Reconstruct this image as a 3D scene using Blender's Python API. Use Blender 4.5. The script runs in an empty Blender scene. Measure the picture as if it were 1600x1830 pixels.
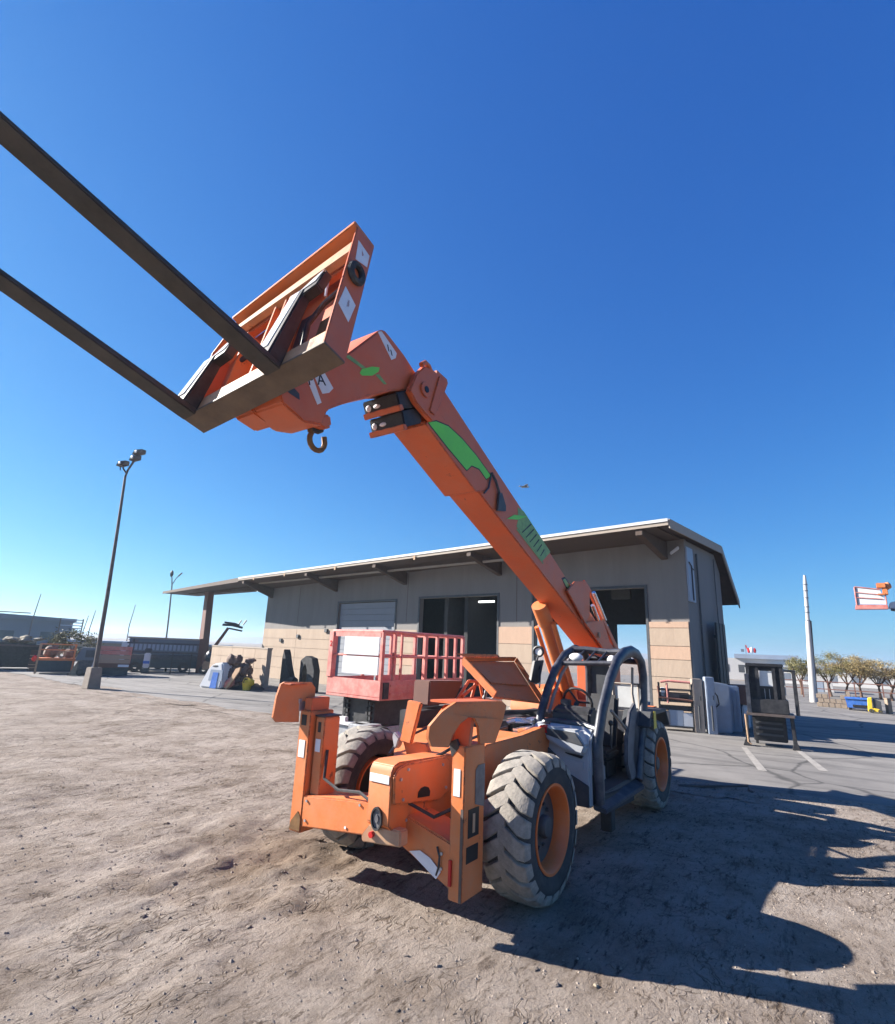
import bpy, bmesh, math, random
import numpy as np
from mathutils import Vector, Matrix, noise as mnoise
random.seed(7)
C = bpy.context.scene.collection
R = math.radians
# ------------------------------------------------------------------ camera
PITCH, ROLL, FPX, CAMH = 14.4, 2.26, 956.0, 2.0
p, r = R(PITCH), R(ROLL)
fw = Vector((0, math.cos(p), math.sin(p))); rt0 = Vector((1, 0, 0)); up0 = rt0.cross(fw)
rt = rt0*math.cos(r) + up0*math.sin(r); up = -rt0*math.sin(r) + up0*math.cos(r)
cam = bpy.data.cameras.new('camera'); camo = bpy.data.objects.new('camera', cam); C.objects.link(camo)
cam.sensor_fit = 'HORIZONTAL'; cam.sensor_width = 36; cam.lens = 36*FPX/1600
cam.clip_start = .05; cam.clip_end = 9000
camo.matrix_world = Matrix(((rt.x, up.x, -fw.x, 0), (rt.y, up.y, -fw.y, 0), (rt.z, up.z, -fw.z, CAMH), (0, 0, 0, 1)))
bpy.context.scene.camera = camo
# ------------------------------------------------------------------ world, sun, exposure
SUN_AZ, SUN_EL = 164.0, 28.0           # azimuth counter-clockwise from +X, elevation
world = bpy.data.worlds.new('World'); bpy.context.scene.world = world; world.use_nodes = True
wn = world.node_tree; bg = wn.nodes['Background']
sky = wn.nodes.new('ShaderNodeTexSky'); sky.sky_type = 'NISHITA'; sky.sun_disc = False
sky.sun_elevation = R(SUN_EL); sky.sun_rotation = R(90-SUN_AZ)
sky.air_density = 1.0; sky.dust_density = .3; sky.ozone_density = 3.0
# film-like response of the whole sky, one power curve per channel
sep = wn.nodes.new('ShaderNodeSeparateColor'); comb = wn.nodes.new('ShaderNodeCombineColor'); wn.links.new(sky.outputs[0], sep.inputs[0])
for k, (g_, a_) in enumerate(((1.22, .0198), (.92, .0605), (.56, .1720))):
    pw = wn.nodes.new('ShaderNodeMath'); pw.operation = 'POWER'; pw.inputs[1].default_value = g_; wn.links.new(sep.outputs[k], pw.inputs[0])
    mu = wn.nodes.new('ShaderNodeMath'); mu.operation = 'MULTIPLY'; mu.inputs[1].default_value = a_/.1; wn.links.new(pw.outputs[0], mu.inputs[0]); wn.links.new(mu.outputs[0], comb.inputs[k])
wn.links.new(comb.outputs[0], bg.inputs['Color'])
bg.inputs['Strength'].default_value = .06
sl = bpy.data.lights.new('sun', 'SUN'); so = bpy.data.objects.new('sun', sl); C.objects.link(so)
sl.energy = 5.0; sl.angle = R(.53); sl.color = (1, .94, .86)
sd = Vector((math.cos(R(SUN_AZ))*math.cos(R(SUN_EL)), math.sin(R(SUN_AZ))*math.cos(R(SUN_EL)), math.sin(R(SUN_EL))))
so.rotation_euler = sd.to_track_quat('Z', 'Y').to_euler(); so.location = (-20, 10, 30)
vs = bpy.context.scene.view_settings
vs.view_transform = 'Standard'; vs.look = 'None'; vs.gamma = 1; vs.use_curve_mapping = False; vs.exposure = 1.68
bpy.context.scene.cycles.max_bounces = 6

# ------------------------------------------------------------------ materials
def pmat(name, col, rough=.6, metal=0.0, var=.18, scale=6.0, bump=0.0, bscale=60.0, dust=None, spec=.5, streak=None, coord='Object', emit=0, chips=None, edge=None):
    m = bpy.data.materials.new(name); m.use_nodes = True; t = m.node_tree; b = t.nodes['Principled BSDF']
    b.inputs['Roughness'].default_value = rough; b.inputs['Metallic'].default_value = metal
    b.inputs['Specular IOR Level'].default_value = spec
    tc = t.nodes.new('ShaderNodeTexCoord'); src = tc.outputs[coord]
    if streak:
        mp = t.nodes.new('ShaderNodeMapping'); mp.inputs['Scale'].default_value = streak; t.links.new(src, mp.inputs[0]); src = mp.outputs[0]
    n = t.nodes.new('ShaderNodeTexNoise'); n.inputs['Scale'].default_value = scale; n.inputs['Detail'].default_value = 6; n.inputs['Roughness'].default_value = .65
    t.links.new(src, n.inputs['Vector'])
    cr = t.nodes.new('ShaderNodeValToRGB'); e = cr.color_ramp.elements
    e[0].position = .3; e[1].position = .7
    e[0].color = tuple(max(0, c*(1-var)) for c in col)+(1,); e[1].color = tuple(min(1, c*(1+var)) for c in col)+(1,)
    t.links.new(n.outputs['Fac'], cr.inputs[0]); out = cr.outputs[0]
    if dust:
        dc, amt, dsc = dust
        n2 = t.nodes.new('ShaderNodeTexNoise'); n2.inputs['Scale'].default_value = dsc; n2.inputs['Detail'].default_value = 8; n2.inputs['Roughness'].default_value = .7
        t.links.new(src, n2.inputs['Vector'])
        mr = t.nodes.new('ShaderNodeMapRange'); mr.inputs[1].default_value = .42; mr.inputs[2].default_value = .72; mr.inputs[4].default_value = amt
        t.links.new(n2.outputs['Fac'], mr.inputs[0])
        mx = t.nodes.new('ShaderNodeMix'); mx.data_type = 'RGBA'; mx.inputs[7].default_value = dc+(1,)
        t.links.new(mr.outputs[0], mx.inputs[0]); t.links.new(out, mx.inputs[6]); out = mx.outputs[2]
    if edge:
        ec, er = edge
        bv = t.nodes.new('ShaderNodeBevel'); bv.samples = 4; bv.inputs['Radius'].default_value = er
        ge = t.nodes.new('ShaderNodeNewGeometry'); dt = t.nodes.new('ShaderNodeVectorMath'); dt.operation = 'DOT_PRODUCT'
        t.links.new(bv.outputs[0], dt.inputs[0]); t.links.new(ge.outputs['Normal'], dt.inputs[1])
        ne = t.nodes.new('ShaderNodeTexNoise'); ne.inputs['Scale'].default_value = 14; ne.inputs['Detail'].default_value = 8; ne.inputs['Roughness'].default_value = .75; t.links.new(tc.outputs[coord], ne.inputs['Vector'])
        sb = t.nodes.new('ShaderNodeMath'); sb.operation = 'SUBTRACT'; sb.inputs[0].default_value = 1; t.links.new(dt.outputs['Value'], sb.inputs[1])
        me_ = t.nodes.new('ShaderNodeMapRange'); me_.inputs[1].default_value = .02; me_.inputs[2].default_value = .12; t.links.new(sb.outputs[0], me_.inputs[0])
        mn = t.nodes.new('ShaderNodeMapRange'); mn.inputs[1].default_value = .46; mn.inputs[2].default_value = .56; mn.inputs[4].default_value = .85; t.links.new(ne.outputs['Fac'], mn.inputs[0])
        mm_ = t.nodes.new('ShaderNodeMath'); mm_.operation = 'MULTIPLY'; t.links.new(me_.outputs[0], mm_.inputs[0]); t.links.new(mn.outputs[0], mm_.inputs[1])
        mx = t.nodes.new('ShaderNodeMix'); mx.data_type = 'RGBA'; mx.inputs[7].default_value = ec+(1,)
        t.links.new(mm_.outputs[0], mx.inputs[0]); t.links.new(out, mx.inputs[6]); out = mx.outputs[2]
    if chips:
        cc, csc, lo = chips
        n3 = t.nodes.new('ShaderNodeTexNoise'); n3.inputs['Scale'].default_value = csc; n3.inputs['Detail'].default_value = 10; n3.inputs['Roughness'].default_value = .75
        t.links.new(tc.outputs[coord], n3.inputs['Vector'])
        m3 = t.nodes.new('ShaderNodeMapRange'); m3.inputs[1].default_value = lo; m3.inputs[2].default_value = lo+.03; m3.inputs[4].default_value = .85
        t.links.new(n3.outputs['Fac'], m3.inputs[0])
        mx = t.nodes.new('ShaderNodeMix'); mx.data_type = 'RGBA'; mx.inputs[7].default_value = cc+(1,)
        t.links.new(m3.outputs[0], mx.inputs[0]); t.links.new(out, mx.inputs[6]); out = mx.outputs[2]
    t.links.new(out, b.inputs['Base Color'])
    rr = t.nodes.new('ShaderNodeMapRange'); rr.inputs[3].default_value = max(0, rough-.12); rr.inputs[4].default_value = min(1, rough+.15)
    t.links.new(n.outputs['Fac'], rr.inputs[0]); t.links.new(rr.outputs[0], b.inputs['Roughness'])
    if bump:
        bn = t.nodes.new('ShaderNodeTexNoise'); bn.inputs['Scale'].default_value = bscale; bn.inputs['Detail'].default_value = 5
        t.links.new(src, bn.inputs['Vector'])
        bp = t.nodes.new('ShaderNodeBump'); bp.inputs['Strength'].default_value = bump; bp.inputs['Distance'].default_value = .02
        t.links.new(bn.outputs['Fac'], bp.inputs['Height']); t.links.new(bp.outputs[0], b.inputs['Normal'])
    if emit:
        b.inputs['Emission Color'].default_value = tuple(col)+(1,); b.inputs['Emission Strength'].default_value = emit
    return m
DUST = (.27, .215, .165)
M = dict(
 orange=pmat('orange_paint', (.62, .170, .045), .5, var=.10, scale=3, dust=((.46, .25, .14), .45, 4), bump=.06, bscale=40, chips=((.13, .07, .04), 5, .625), edge=((.10, .06, .04), .012)),
 faded=pmat('faded_sunlit_orange_paint', (.56, .32, .17), .6, var=.2, scale=6, dust=((.45, .18, .08), .7, 5), chips=((.1, .06, .04), 6, .62)),  # strong sunlight on the carriage bars painted in; tow lug shares the colour
 rimo=pmat('rim_orange_paint', (.70, .15, .028), .45, var=.1, scale=4, dust=(DUST, .2, 7)),
 orange2=pmat('orange_paint_boom', (.57, .118, .034), .48, var=.10, scale=2, dust=((.46, .19, .11), .4, 2.5), bump=.05, bscale=30, chips=((.16, .07, .045), 4, .635), edge=((.12, .065, .045), .012)),
 redlift=pmat('faded_red_paint', (.50, .15, .125), .6, var=.2, scale=5, dust=((.6, .40, .34), .6, 4)),
 fork=pmat('worn_fork_steel', (.046, .043, .042), .55, metal=.2, var=.45, scale=4, dust=((.10, .08, .065), .45, 7), bump=.1),
 beam=pmat('worn_brown_steel', (.115, .088, .066), .6, metal=.1, var=.35, scale=5, dust=((.2, .14, .09), .5, 7), bump=.08),
 black=pmat('black_steel', (.018, .018, .021), .55, var=.4, scale=8, dust=((.12, .11, .1), .25, 8)),
 rubber=pmat('tyre_rubber', (.030, .031, .034), .85, var=.3, scale=8, dust=((.16, .14, .12), .35, 6), bump=.1),
 tread=pmat('dusty_tread_rubber', (.27, .245, .21), .95, var=.3, scale=14, dust=((.11, .1, .09), .55, 9), bump=.3, bscale=70),
 grey=pmat('grey_plastic', (.42, .435, .45), .5, var=.08, scale=4, dust=(DUST, .2, 6)),
 dgrey=pmat('dark_grey_plastic', (.045, .05, .058), .55, var=.2, scale=6, dust=(DUST, .12, 7)),
 cabblue=pmat('cab_frame_paint', (.024, .028, .042), .42, var=.25, scale=5, dust=((.3, .28, .27), .25, 7)),
 seat=pmat('seat_vinyl', (.022, .022, .025), .6, var=.3),
 chrome=pmat('cylinder_rod', (.7, .72, .75), .18, metal=.9, var=.1),
 steel=pmat('bare_steel', (.42, .43, .45), .4, metal=.5, var=.25, scale=10),
 white=pmat('white_sticker', (.74, .74, .76), .5, var=.06, dust=((.4, .36, .33), .3, 12)),
 green=pmat('green_decal', (.16, .62, .06), .45, var=.06),
 dgreen=pmat('green_panel_decal', (.20, .34, .10), .5, var=.25, scale=14),
 ink=pmat('decal_black', (.012, .012, .014), .5, var=.1),
 red=pmat('red_lens', (.5, .02, .02), .2, var=.1),
 lens=pmat('lamp_lens', (.72, .72, .70), .15, var=.05),
 hook=pmat('rusty_hook', (.17, .09, .035), .6, metal=.4, var=.4, scale=12),
 yellow=pmat('yellow_paint', (.72, .5, .03), .5, var=.12, dust=(DUST, .25, 6)),
 blue=pmat('blue_paint', (.03, .14, .5), .5, var=.2, dust=(DUST, .15, 6)),
 teal=pmat('dark_teal_paint', (.03, .05, .06), .6, var=.3),
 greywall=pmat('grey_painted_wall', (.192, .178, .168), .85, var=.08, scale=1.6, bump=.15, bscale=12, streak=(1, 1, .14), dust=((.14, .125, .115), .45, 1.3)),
 midgrey=pmat('mid_grey_panel', (.10, .10, .115), .5, var=.35, scale=9, dust=(DUST, .3, 9)),
 stucco=pmat('beige_block_wall', (.36, .275, .205), .85, var=.07, scale=1.2, bump=.25, bscale=14, streak=(1, 1, .3), dust=((.26, .19, .14), .5, 1.6)),
 stuccob=pmat('peach_wall_panel', (.41, .275, .195), .85, var=.10, scale=1.5, bump=.25, bscale=14, streak=(1, 1, .3), dust=((.30, .2, .14), .4, 1.6)),
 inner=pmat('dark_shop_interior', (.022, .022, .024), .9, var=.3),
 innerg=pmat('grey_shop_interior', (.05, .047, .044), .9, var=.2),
 door=pmat('grey_roller_door', (.20, .212, .24), .6, var=.06, scale=2),
 roof=pmat('pale_metal_roof', (.50, .50, .50), .45, var=.06, scale=2),
 fascia=pmat('tan_fascia', (.30, .25, .20), .7, var=.1),
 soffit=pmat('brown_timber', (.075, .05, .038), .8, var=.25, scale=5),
 brown=pmat('maroon_steel', (.14, .062, .045), .65, var=.15),
 concrete_block=pmat('concrete_block', (.23, .19, .155), .9, var=.15, scale=5, bump=.3),
 palebox=pmat('pale_blue_panel', (.25, .30, .38), .5, var=.08, scale=2, dust=(DUST, .2, 5)),
 beigebox=pmat('beige_cabinet', (.28, .235, .20), .6, var=.1),
 slab=pmat('dark_green_panel', (.028, .034, .036), .6, var=.2),
 farblue=pmat('distant_grey_wall', (.12, .14, .175), .8, var=.06, scale=.3, coord='Object'),
 farwhite=pmat('distant_white_wall', (.45, .44, .43), .8, var=.06, scale=.4),
 hill=pmat('desert_hill', (.20, .19, .20), .95, var=.15, scale=.01),
 tan=pmat('tan_block', (.25, .195, .145), .9, var=.2, scale=4, bump=.3),
 gravelm=pmat('mixed_gravel', (.26, .215, .175), .95, var=.35, scale=3),
 bark=pmat('tree_bark', (.13, .075, .05), .9, var=.3, scale=12, bump=.3),
 timber=pmat('pale_timber', (.40, .26, .16), .8, var=.15, scale=8),
 tarp=pmat('brown_tarp', (.14, .085, .065), .8, var=.55, scale=9, bump=.5, bscale=20),
 whiteplastic=pmat('white_plastic', (.60, .61, .63), .4, var=.05, dust=(DUST, .15, 6)),
 rubble=pmat('beige_rubble', (.26, .215, .155), .9, var=.3, scale=10),
 glow=pmat('lit_tube', (.9, .93, .9), .4, emit=1.5),
 pole=pmat('weathered_steel_pole', (.11, .085, .075), .6, metal=.3, var=.3, scale=8),
 tower=pmat('pale_tower_paint', (.45, .435, .42), .5, var=.08, scale=3),
 line=pmat('worn_line_paint', (.27, .25, .225), .8, var=.25, scale=9),
 glass=pmat('dusty_pane', (.55, .56, .56), .15, var=.1),
)
def leafmat(name, a, b_):
    m = bpy.data.materials.new(name); m.use_nodes = True; t = m.node_tree; b = t.nodes['Principled BSDF']
    g = t.nodes.new('ShaderNodeNewGeometry'); cr = t.nodes.new('ShaderNodeValToRGB')
    cr.color_ramp.elements[0].color = a+(1,); cr.color_ramp.elements[1].color = b_+(1,)
    t.links.new(g.outputs['Random Per Island'], cr.inputs[0]); t.links.new(cr.outputs[0], b.inputs['Base Color']); b.inputs['Roughness'].default_value = .7
    return m
M['leaf'] = leafmat('olive_leaves', (.09, .095, .03), (.27, .23, .085))
M['leafdry'] = leafmat('dry_tan_leaves', (.19, .145, .06), (.40, .30, .13))
M['bushleaf'] = leafmat('bush_leaves', (.05, .055, .015), (.18, .15, .04))

# ------------------------------------------------------------------ mesh builder
V = Vector
class MB:
    def __init__(s): s.v = []; s.f = []
    def add(s, vs_, fs):
        o = len(s.v); s.v += [tuple(x) for x in vs_]; s.f += [tuple(i+o for i in q) for q in fs]; return s
    def hexa(s, P):   # 8 points: bottom 4 ccw, top 4 ccw
        return s.add(P, [(3, 2, 1, 0), (4, 5, 6, 7), (0, 1, 5, 4), (1, 2, 6, 5), (2, 3, 7, 6), (3, 0, 4, 7)])
    def box(s, x0, x1, y0, y1, z0, z1):
        return s.hexa([(x0, y0, z0), (x1, y0, z0), (x1, y1, z0), (x0, y1, z0), (x0, y0, z1), (x1, y0, z1), (x1, y1, z1), (x0, y1, z1)])
    def prism(s, pts, vec):
        pts = [V(q) for q in pts]; n = len(pts); vec = V(vec)
        return s.add(pts+[q+vec for q in pts], [tuple(range(n)), tuple(range(2*n-1, n-1, -1))]+[(i, i+n, (i+1) % n+n, (i+1) % n) for i in range(n)])
    def tube(s, path, r, n=8, r1=None, flat=1.0):
        path = [V(q) for q in path]; rings = []; k = len(path); o = len(s.v)
        ref = None
        for i, q in enumerate(path):
            d = (path[min(i+1, k-1)]-path[max(i-1, 0)]).normalized()
            if ref is None: ref = V((0, 0, 1)) if abs(d.z) < .9 else V((1, 0, 0))
            a = (ref-d*ref.dot(d)).normalized(); b = d.cross(a); ref = a
            rr = r if r1 is None else r+(r1-r)*i/(k-1)
            for j in range(n):
                t = 2*math.pi*j/n; s.v.append(tuple(q+a*math.cos(t)*rr+b*math.sin(t)*rr*flat))
        for i in range(k-1):
            for j in range(n):
                s.f.append((o+i*n+j, o+i*n+(j+1) % n, o+(i+1)*n+(j+1) % n, o+(i+1)*n+j))
        s.f.append(tuple(o+j for j in reversed(range(n)))); s.f.append(tuple(o+(k-1)*n+j for j in range(n)))
        return s
    def cyl(s, a, b, r, n=16, r1=None): return s.tube([a, b], r, n, r1)
    def lathe(s, prof, n=32, closed=True):   # profile (radius, y), axis Y
        o = len(s.v); k = len(prof)
        for i in range(n):
            t = 2*math.pi*i/n
            for (rr, y) in prof: s.v.append((rr*math.cos(t), y, rr*math.sin(t)))
        for i in range(n):
            for j in range(k if closed else k-1):
                a = o+i*k+j; b = o+i*k+(j+1) % k; c = o+((i+1) % n)*k+(j+1) % k; d = o+((i+1) % n)*k+j
                s.f.append((a, d, c, b))
        return s
    def ball(s, c, rx, ry, rz, n=10, m=6, jit=0):
        o = len(s.v)
        for i in range(1, m):
            ph = math.pi*i/m
            for j in range(n):
                t = 2*math.pi*j/n; k = 1+random.uniform(-jit, jit)
                s.v.append((c[0]+rx*k*math.sin(ph)*math.cos(t), c[1]+ry*k*math.sin(ph)*math.sin(t), c[2]+rz*k*math.cos(ph)))
        s.v.append((c[0], c[1], c[2]+rz)); s.v.append((c[0], c[1], c[2]-rz)); T = len(s.v)-2
        for i in range(m-2):
            for j in range(n): s.f.append((o+i*n+j, o+(i+1)*n+j, o+(i+1)*n+(j+1) % n, o+i*n+(j+1) % n))
        for j in range(n):
            s.f.append((T, o+j, o+(j+1) % n)); s.f.append((T+1, o+(m-2)*n+(j+1) % n, o+(m-2)*n+j))
        return s
    def build(s, name, mat, parent=None, bevel=0.0, smooth=35, label=None):
        me = bpy.data.meshes.new(name); me.from_pydata(s.v, [], s.f); me.update()
        bm = bmesh.new(); bm.from_mesh(me)
        bmesh.ops.recalc_face_normals(bm, faces=bm.faces)
        if bevel:
            eds = [e for e in bm.edges if len(e.link_faces) == 2 and e.calc_face_angle(0) > R(28)]
            try: bmesh.ops.bevel(bm, geom=eds, offset=bevel, segments=2, affect='EDGES', clamp_overlap=True)
            except Exception: pass
        if smooth:
            for f in bm.faces: f.smooth = True
            for e in bm.edges:
                if len(e.link_faces) == 2 and e.calc_face_angle(0) > R(smooth): e.smooth = False
        bm.to_mesh(me); bm.free(); me.materials.append(M[mat] if isinstance(mat, str) else mat)
        o = bpy.data.objects.new(name, me); C.objects.link(o)
        if parent is not None: o.parent = parent
        if label: o['label'] = label
        return o
def empty(name, loc, rz=0, parent=None):
    o = bpy.data.objects.new(name, None); C.objects.link(o); o.location = loc; o.rotation_euler = (0, 0, rz); o.empty_display_size = .2
    if parent is not None: o.parent = parent
    return o
def tag(o, label, cat, group=None):
    o['label'] = label; o['category'] = cat
    if group: o['group'] = group
    return o
def struct(o): o['kind'] = 'structure'; return o
def stuff(o): o['kind'] = 'stuff'; return o
def copyo(o, parent=None, **kw):
    c = o.copy(); C.objects.link(c)
    if parent is not None: c.parent = parent
    for k, v in kw.items(): setattr(c, k, v)
    return c
def copy_tree(o, parent=None):
    c = copyo(o, parent)
    for ch in list(o.children): copy_tree(ch, c)
    return c
def text(txt, size, name, mat, parent, mtx, depth=.003):
    cu = bpy.data.curves.new(name, 'FONT'); cu.body = txt; cu.size = size; cu.extrude = depth
    tmp = bpy.data.objects.new(name, cu); me = bpy.data.meshes.new_from_object(tmp); bpy.data.objects.remove(tmp); bpy.data.curves.remove(cu)
    me.materials.append(M[mat]); o = bpy.data.objects.new(name, me); C.objects.link(o); o.parent = parent; o.matrix_local = mtx
    return o

# ================================================================== GROUND
def vnoise(x, y, seed):
    rs = np.random.RandomState(seed); N = 256; G = rs.rand(N, N)
    xi = np.floor(x).astype(int); yi = np.floor(y).astype(int); fx = x-xi; fy = y-yi
    fx = fx*fx*(3-2*fx); fy = fy*fy*(3-2*fy)
    a = G[yi % N, xi % N]; b = G[yi % N, (xi+1) % N]; c = G[(yi+1) % N, xi % N]; d = G[(yi+1) % N, (xi+1) % N]
    return (a*(1-fx)+b*fx)*(1-fy)+(c*(1-fx)+d*fx)*fy-.5
EDGE = [(-60, 58), (-14.2, 22.8), (-12.3, 21.0), (-8.2, 18.1), (-3.9, 15.0), (-2.9, 14.2), (-1.0, 11.8), (1.5, 10.2), (4.5, 8.9), (8, 7.9), (20, 4.5), (70, -8)]
def edge_y(x): return np.interp(x, [e[0] for e in EDGE], [e[1] for e in EDGE])
def ground_material():
    m = bpy.data.materials.new('dirt'); m.use_nodes = True; t = m.node_tree; b = t.nodes['Principled BSDF']
    b.inputs['Roughness'].default_value = .95; b.inputs['Specular IOR Level'].default_value = .15
    tc = t.nodes.new('ShaderNodeTexCoord')
    def nz(sc, det=8, ro=.65, st=None):
        n = t.nodes.new('ShaderNodeTexNoise'); n.inputs['Scale'].default_value = sc; n.inputs['Detail'].default_value = det; n.inputs['Roughness'].default_value = ro
        if st:
            mp = t.nodes.new('ShaderNodeMapping'); mp.vector_type = 'TEXTURE'; mp.inputs['Scale'].default_value = tuple(1/q for q in st); mp.inputs['Rotation'].default_value = (0, 0, R(57)); t.links.new(tc.outputs['Object'], mp.inputs[0]); t.links.new(mp.outputs[0], n.inputs['Vector'])
        else: t.links.new(tc.outputs['Object'], n.inputs['Vector'])
        return n.outputs['Fac']
    def ramp(src, stops):
        cr = t.nodes.new('ShaderNodeValToRGB'); e = cr.color_ramp.elements
        while len(e) < len(stops): e.new(.5)
        for k, (pos, c) in enumerate(stops): e[k].position = pos; e[k].color = c+(1,)
        t.links.new(src, cr.inputs[0]); return cr.outputs[0]
    def mul(a, b_, f=1.0):
        mx = t.nodes.new('ShaderNodeMix'); mx.data_type = 'RGBA'; mx.blend_type = 'MULTIPLY'; mx.inputs[0].default_value = f
        t.links.new(a, mx.inputs[6]); t.links.new(b_, mx.inputs[7]); return mx.outputs[2]
    c1 = ramp(nz(.55), [(.25, (.255, .208, .172)), (.5, (.335, .284, .242)), (.75, (.40, .35, .305))])
    c2 = ramp(nz(1.5, 12, .75), [(.36, (.62, .58, .54)), (.56, (1, 1, 1))])
    c3 = ramp(nz(5, 12, .78, (.45, 1.7, 1)), [(.36, (.30, .25, .22)), (.47, (1, 1, 1))])
    c4 = ramp(nz(140, 3, .6), [(.3, (.72, .70, .68)), (.6, (1.0, 1.0, 1.0))])
    col = mul(mul(mul(mul(c1, c2), c3, .8), ramp(nz(15, 9, .72, (.45, 1.5, 1)), [(.36, (.24, .20, .17)), (.43, (1, 1, 1))]), .85), c4)  # last streaked ramp paints small ridges' shadows into the dirt colour
    tm = t.nodes.new('ShaderNodeMapping'); tm.vector_type = 'TEXTURE'; tm.inputs['Rotation'].default_value = (0, 0, R(57)); t.links.new(tc.outputs['Object'], tm.inputs[0])
    wn2 = t.nodes.new('ShaderNodeTexNoise'); wn2.inputs['Scale'].default_value = 3; wn2.inputs['Detail'].default_value = 6; t.links.new(tm.outputs[0], wn2.inputs['Vector'])
    wv = t.nodes.new('ShaderNodeVectorMath'); wv.operation = 'MULTIPLY_ADD'; wv.inputs[1].default_value = (.35, .35, 0); t.links.new(wn2.outputs['Color'], wv.inputs[0]); t.links.new(tm.outputs[0], wv.inputs[2])
    sc_ = t.nodes.new('ShaderNodeVectorMath'); sc_.operation = 'MULTIPLY'; sc_.inputs[1].default_value = (.55, 1.5, 1); t.links.new(wv.outputs[0], sc_.inputs[0])
    def math(op, a, b_=None):
        n = t.nodes.new('ShaderNodeMath'); n.operation = op
        for k_, q in enumerate((a, b_)):
            if q is None: continue
            if isinstance(q, (int, float)): n.inputs[k_].default_value = q
            else: t.links.new(q, n.inputs[k_])
        return n.outputs[0]
    def mrange(src, a, b_, c_=0, d_=1):
        n = t.nodes.new('ShaderNodeMapRange'); n.inputs[1].default_value = a; n.inputs[2].default_value = b_; n.inputs[3].default_value = c_; n.inputs[4].default_value = d_; t.links.new(src, n.inputs[0]); return n.outputs[0]
    crack = None
    for vs_, th_ in ((4.2, .035), (11, .05)):
        vo = t.nodes.new('ShaderNodeTexVoronoi'); vo.feature = 'DISTANCE_TO_EDGE'; vo.inputs['Scale'].default_value = vs_; t.links.new(sc_.outputs[0], vo.inputs['Vector'])
        c_ = mrange(vo.outputs['Distance'], th_*.25, th_, 1, 0); crack = c_ if crack is None else math('MAXIMUM', crack, c_)
    pm = mrange(nz(.8, 6, .7), .44, .58); pm2 = mrange(nz(4, 6, .7), .42, .6)
    crack = math('MULTIPLY', math('MULTIPLY', crack, pm), pm2)
    mc = t.nodes.new('ShaderNodeMix'); mc.data_type = 'RGBA'; mc.blend_type = 'MULTIPLY'; mc.inputs[7].default_value = (.42, .37, .33, 1); t.links.new(crack, mc.inputs[0]); t.links.new(col, mc.inputs[6]); col = mc.outputs[2]
    sx = t.nodes.new('ShaderNodeSeparateXYZ'); t.links.new(tm.outputs[0], sx.inputs[0]); S_, T_ = sx.outputs[0], sx.outputs[1]
    trk = None
    for c_, w_ in ((-1.15, .2), (-2.75, .2), (-4.9, .26)):
        q_ = math('ABSOLUTE', math('SUBTRACT', math('SUBTRACT', T_, c_), math('MULTIPLY', math('SINE', math('ADD', math('MULTIPLY', S_, .35), c_)), .25)))
        band = mrange(q_, w_*.85, w_*1.1, 1, 0); wave = mrange(math('SINE', math('MULTIPLY', math('ADD', S_, math('MULTIPLY', q_, .8)), 42)), -.2, .5)
        k_ = math('MULTIPLY', band, wave); trk = k_ if trk is None else math('MAXIMUM', trk, k_)
    trk = math('MULTIPLY', trk, mrange(nz(1.1, 7, .7), .40, .56))
    mt = t.nodes.new('ShaderNodeMix'); mt.data_type = 'RGBA'; mt.blend_type = 'MULTIPLY'; mt.inputs[7].default_value = (.74, .71, .68, 1); t.links.new(trk, mt.inputs[0]); t.links.new(col, mt.inputs[6]); col = mt.outputs[2]
    # damp brown stain by the left stabiliser
    vm = t.nodes.new('ShaderNodeVectorMath'); vm.operation = 'DISTANCE'; vm.inputs[1].default_value = (-1.35, 5.9, 0)
    nzv = t.nodes.new('ShaderNodeTexNoise'); nzv.inputs['Scale'].default_value = 1.6; nzv.inputs['Detail'].default_value = 6; t.links.new(tc.outputs['Object'], nzv.inputs['Vector'])
    mv = t.nodes.new('ShaderNodeVectorMath'); mv.operation = 'MULTIPLY_ADD'; mv.inputs[1].default_value = (1.9, 1.9, 0); t.links.new(nzv.outputs['Color'], mv.inputs[0]); t.links.new(tc.outputs['Object'], mv.inputs[2])
    off = t.nodes.new('ShaderNodeVectorMath'); off.operation = 'SUBTRACT'; off.inputs[1].default_value = (.95, .95, 0); t.links.new(mv.outputs[0], off.inputs[0]); t.links.new(off.outputs[0], vm.inputs[0])
    ms = t.nodes.new('ShaderNodeMapRange'); ms.inputs[1].default_value = 1.25; ms.inputs[2].default_value = .35; ms.inputs[3].default_value = 0; ms.inputs[4].default_value = .62; t.links.new(vm.outputs['Value'], ms.inputs[0])
    mxs = t.nodes.new('ShaderNodeMix'); mxs.data_type = 'RGBA'; mxs.blend_type = 'MULTIPLY'; mxs.inputs[7].default_value = (.60, .48, .34, 1); t.links.new(ms.outputs[0], mxs.inputs[0]); t.links.new(col, mxs.inputs[6]); col = mxs.outputs[2]
    t.links.new(col, b.inputs['Base Color'])
    bp = t.nodes.new('ShaderNodeBump'); bp.inputs['Strength'].default_value = .9; bp.inputs['Distance'].default_value = .04
    t.links.new(math('SUBTRACT', math('SUBTRACT', nz(26, 10, .75), math('MULTIPLY', crack, .5)), math('MULTIPLY', trk, .35)), bp.inputs['Height'])
    bp2 = t.nodes.new('ShaderNodeBump'); bp2.inputs['Strength'].default_value = .35; bp2.inputs['Distance'].default_value = .008
    t.links.new(nz(170, 4, .7), bp2.inputs['Height']); t.links.new(bp.outputs[0], bp2.inputs['Normal'])
    t.links.new(bp2.outputs[0], b.inputs['Normal'])
    return m
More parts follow.
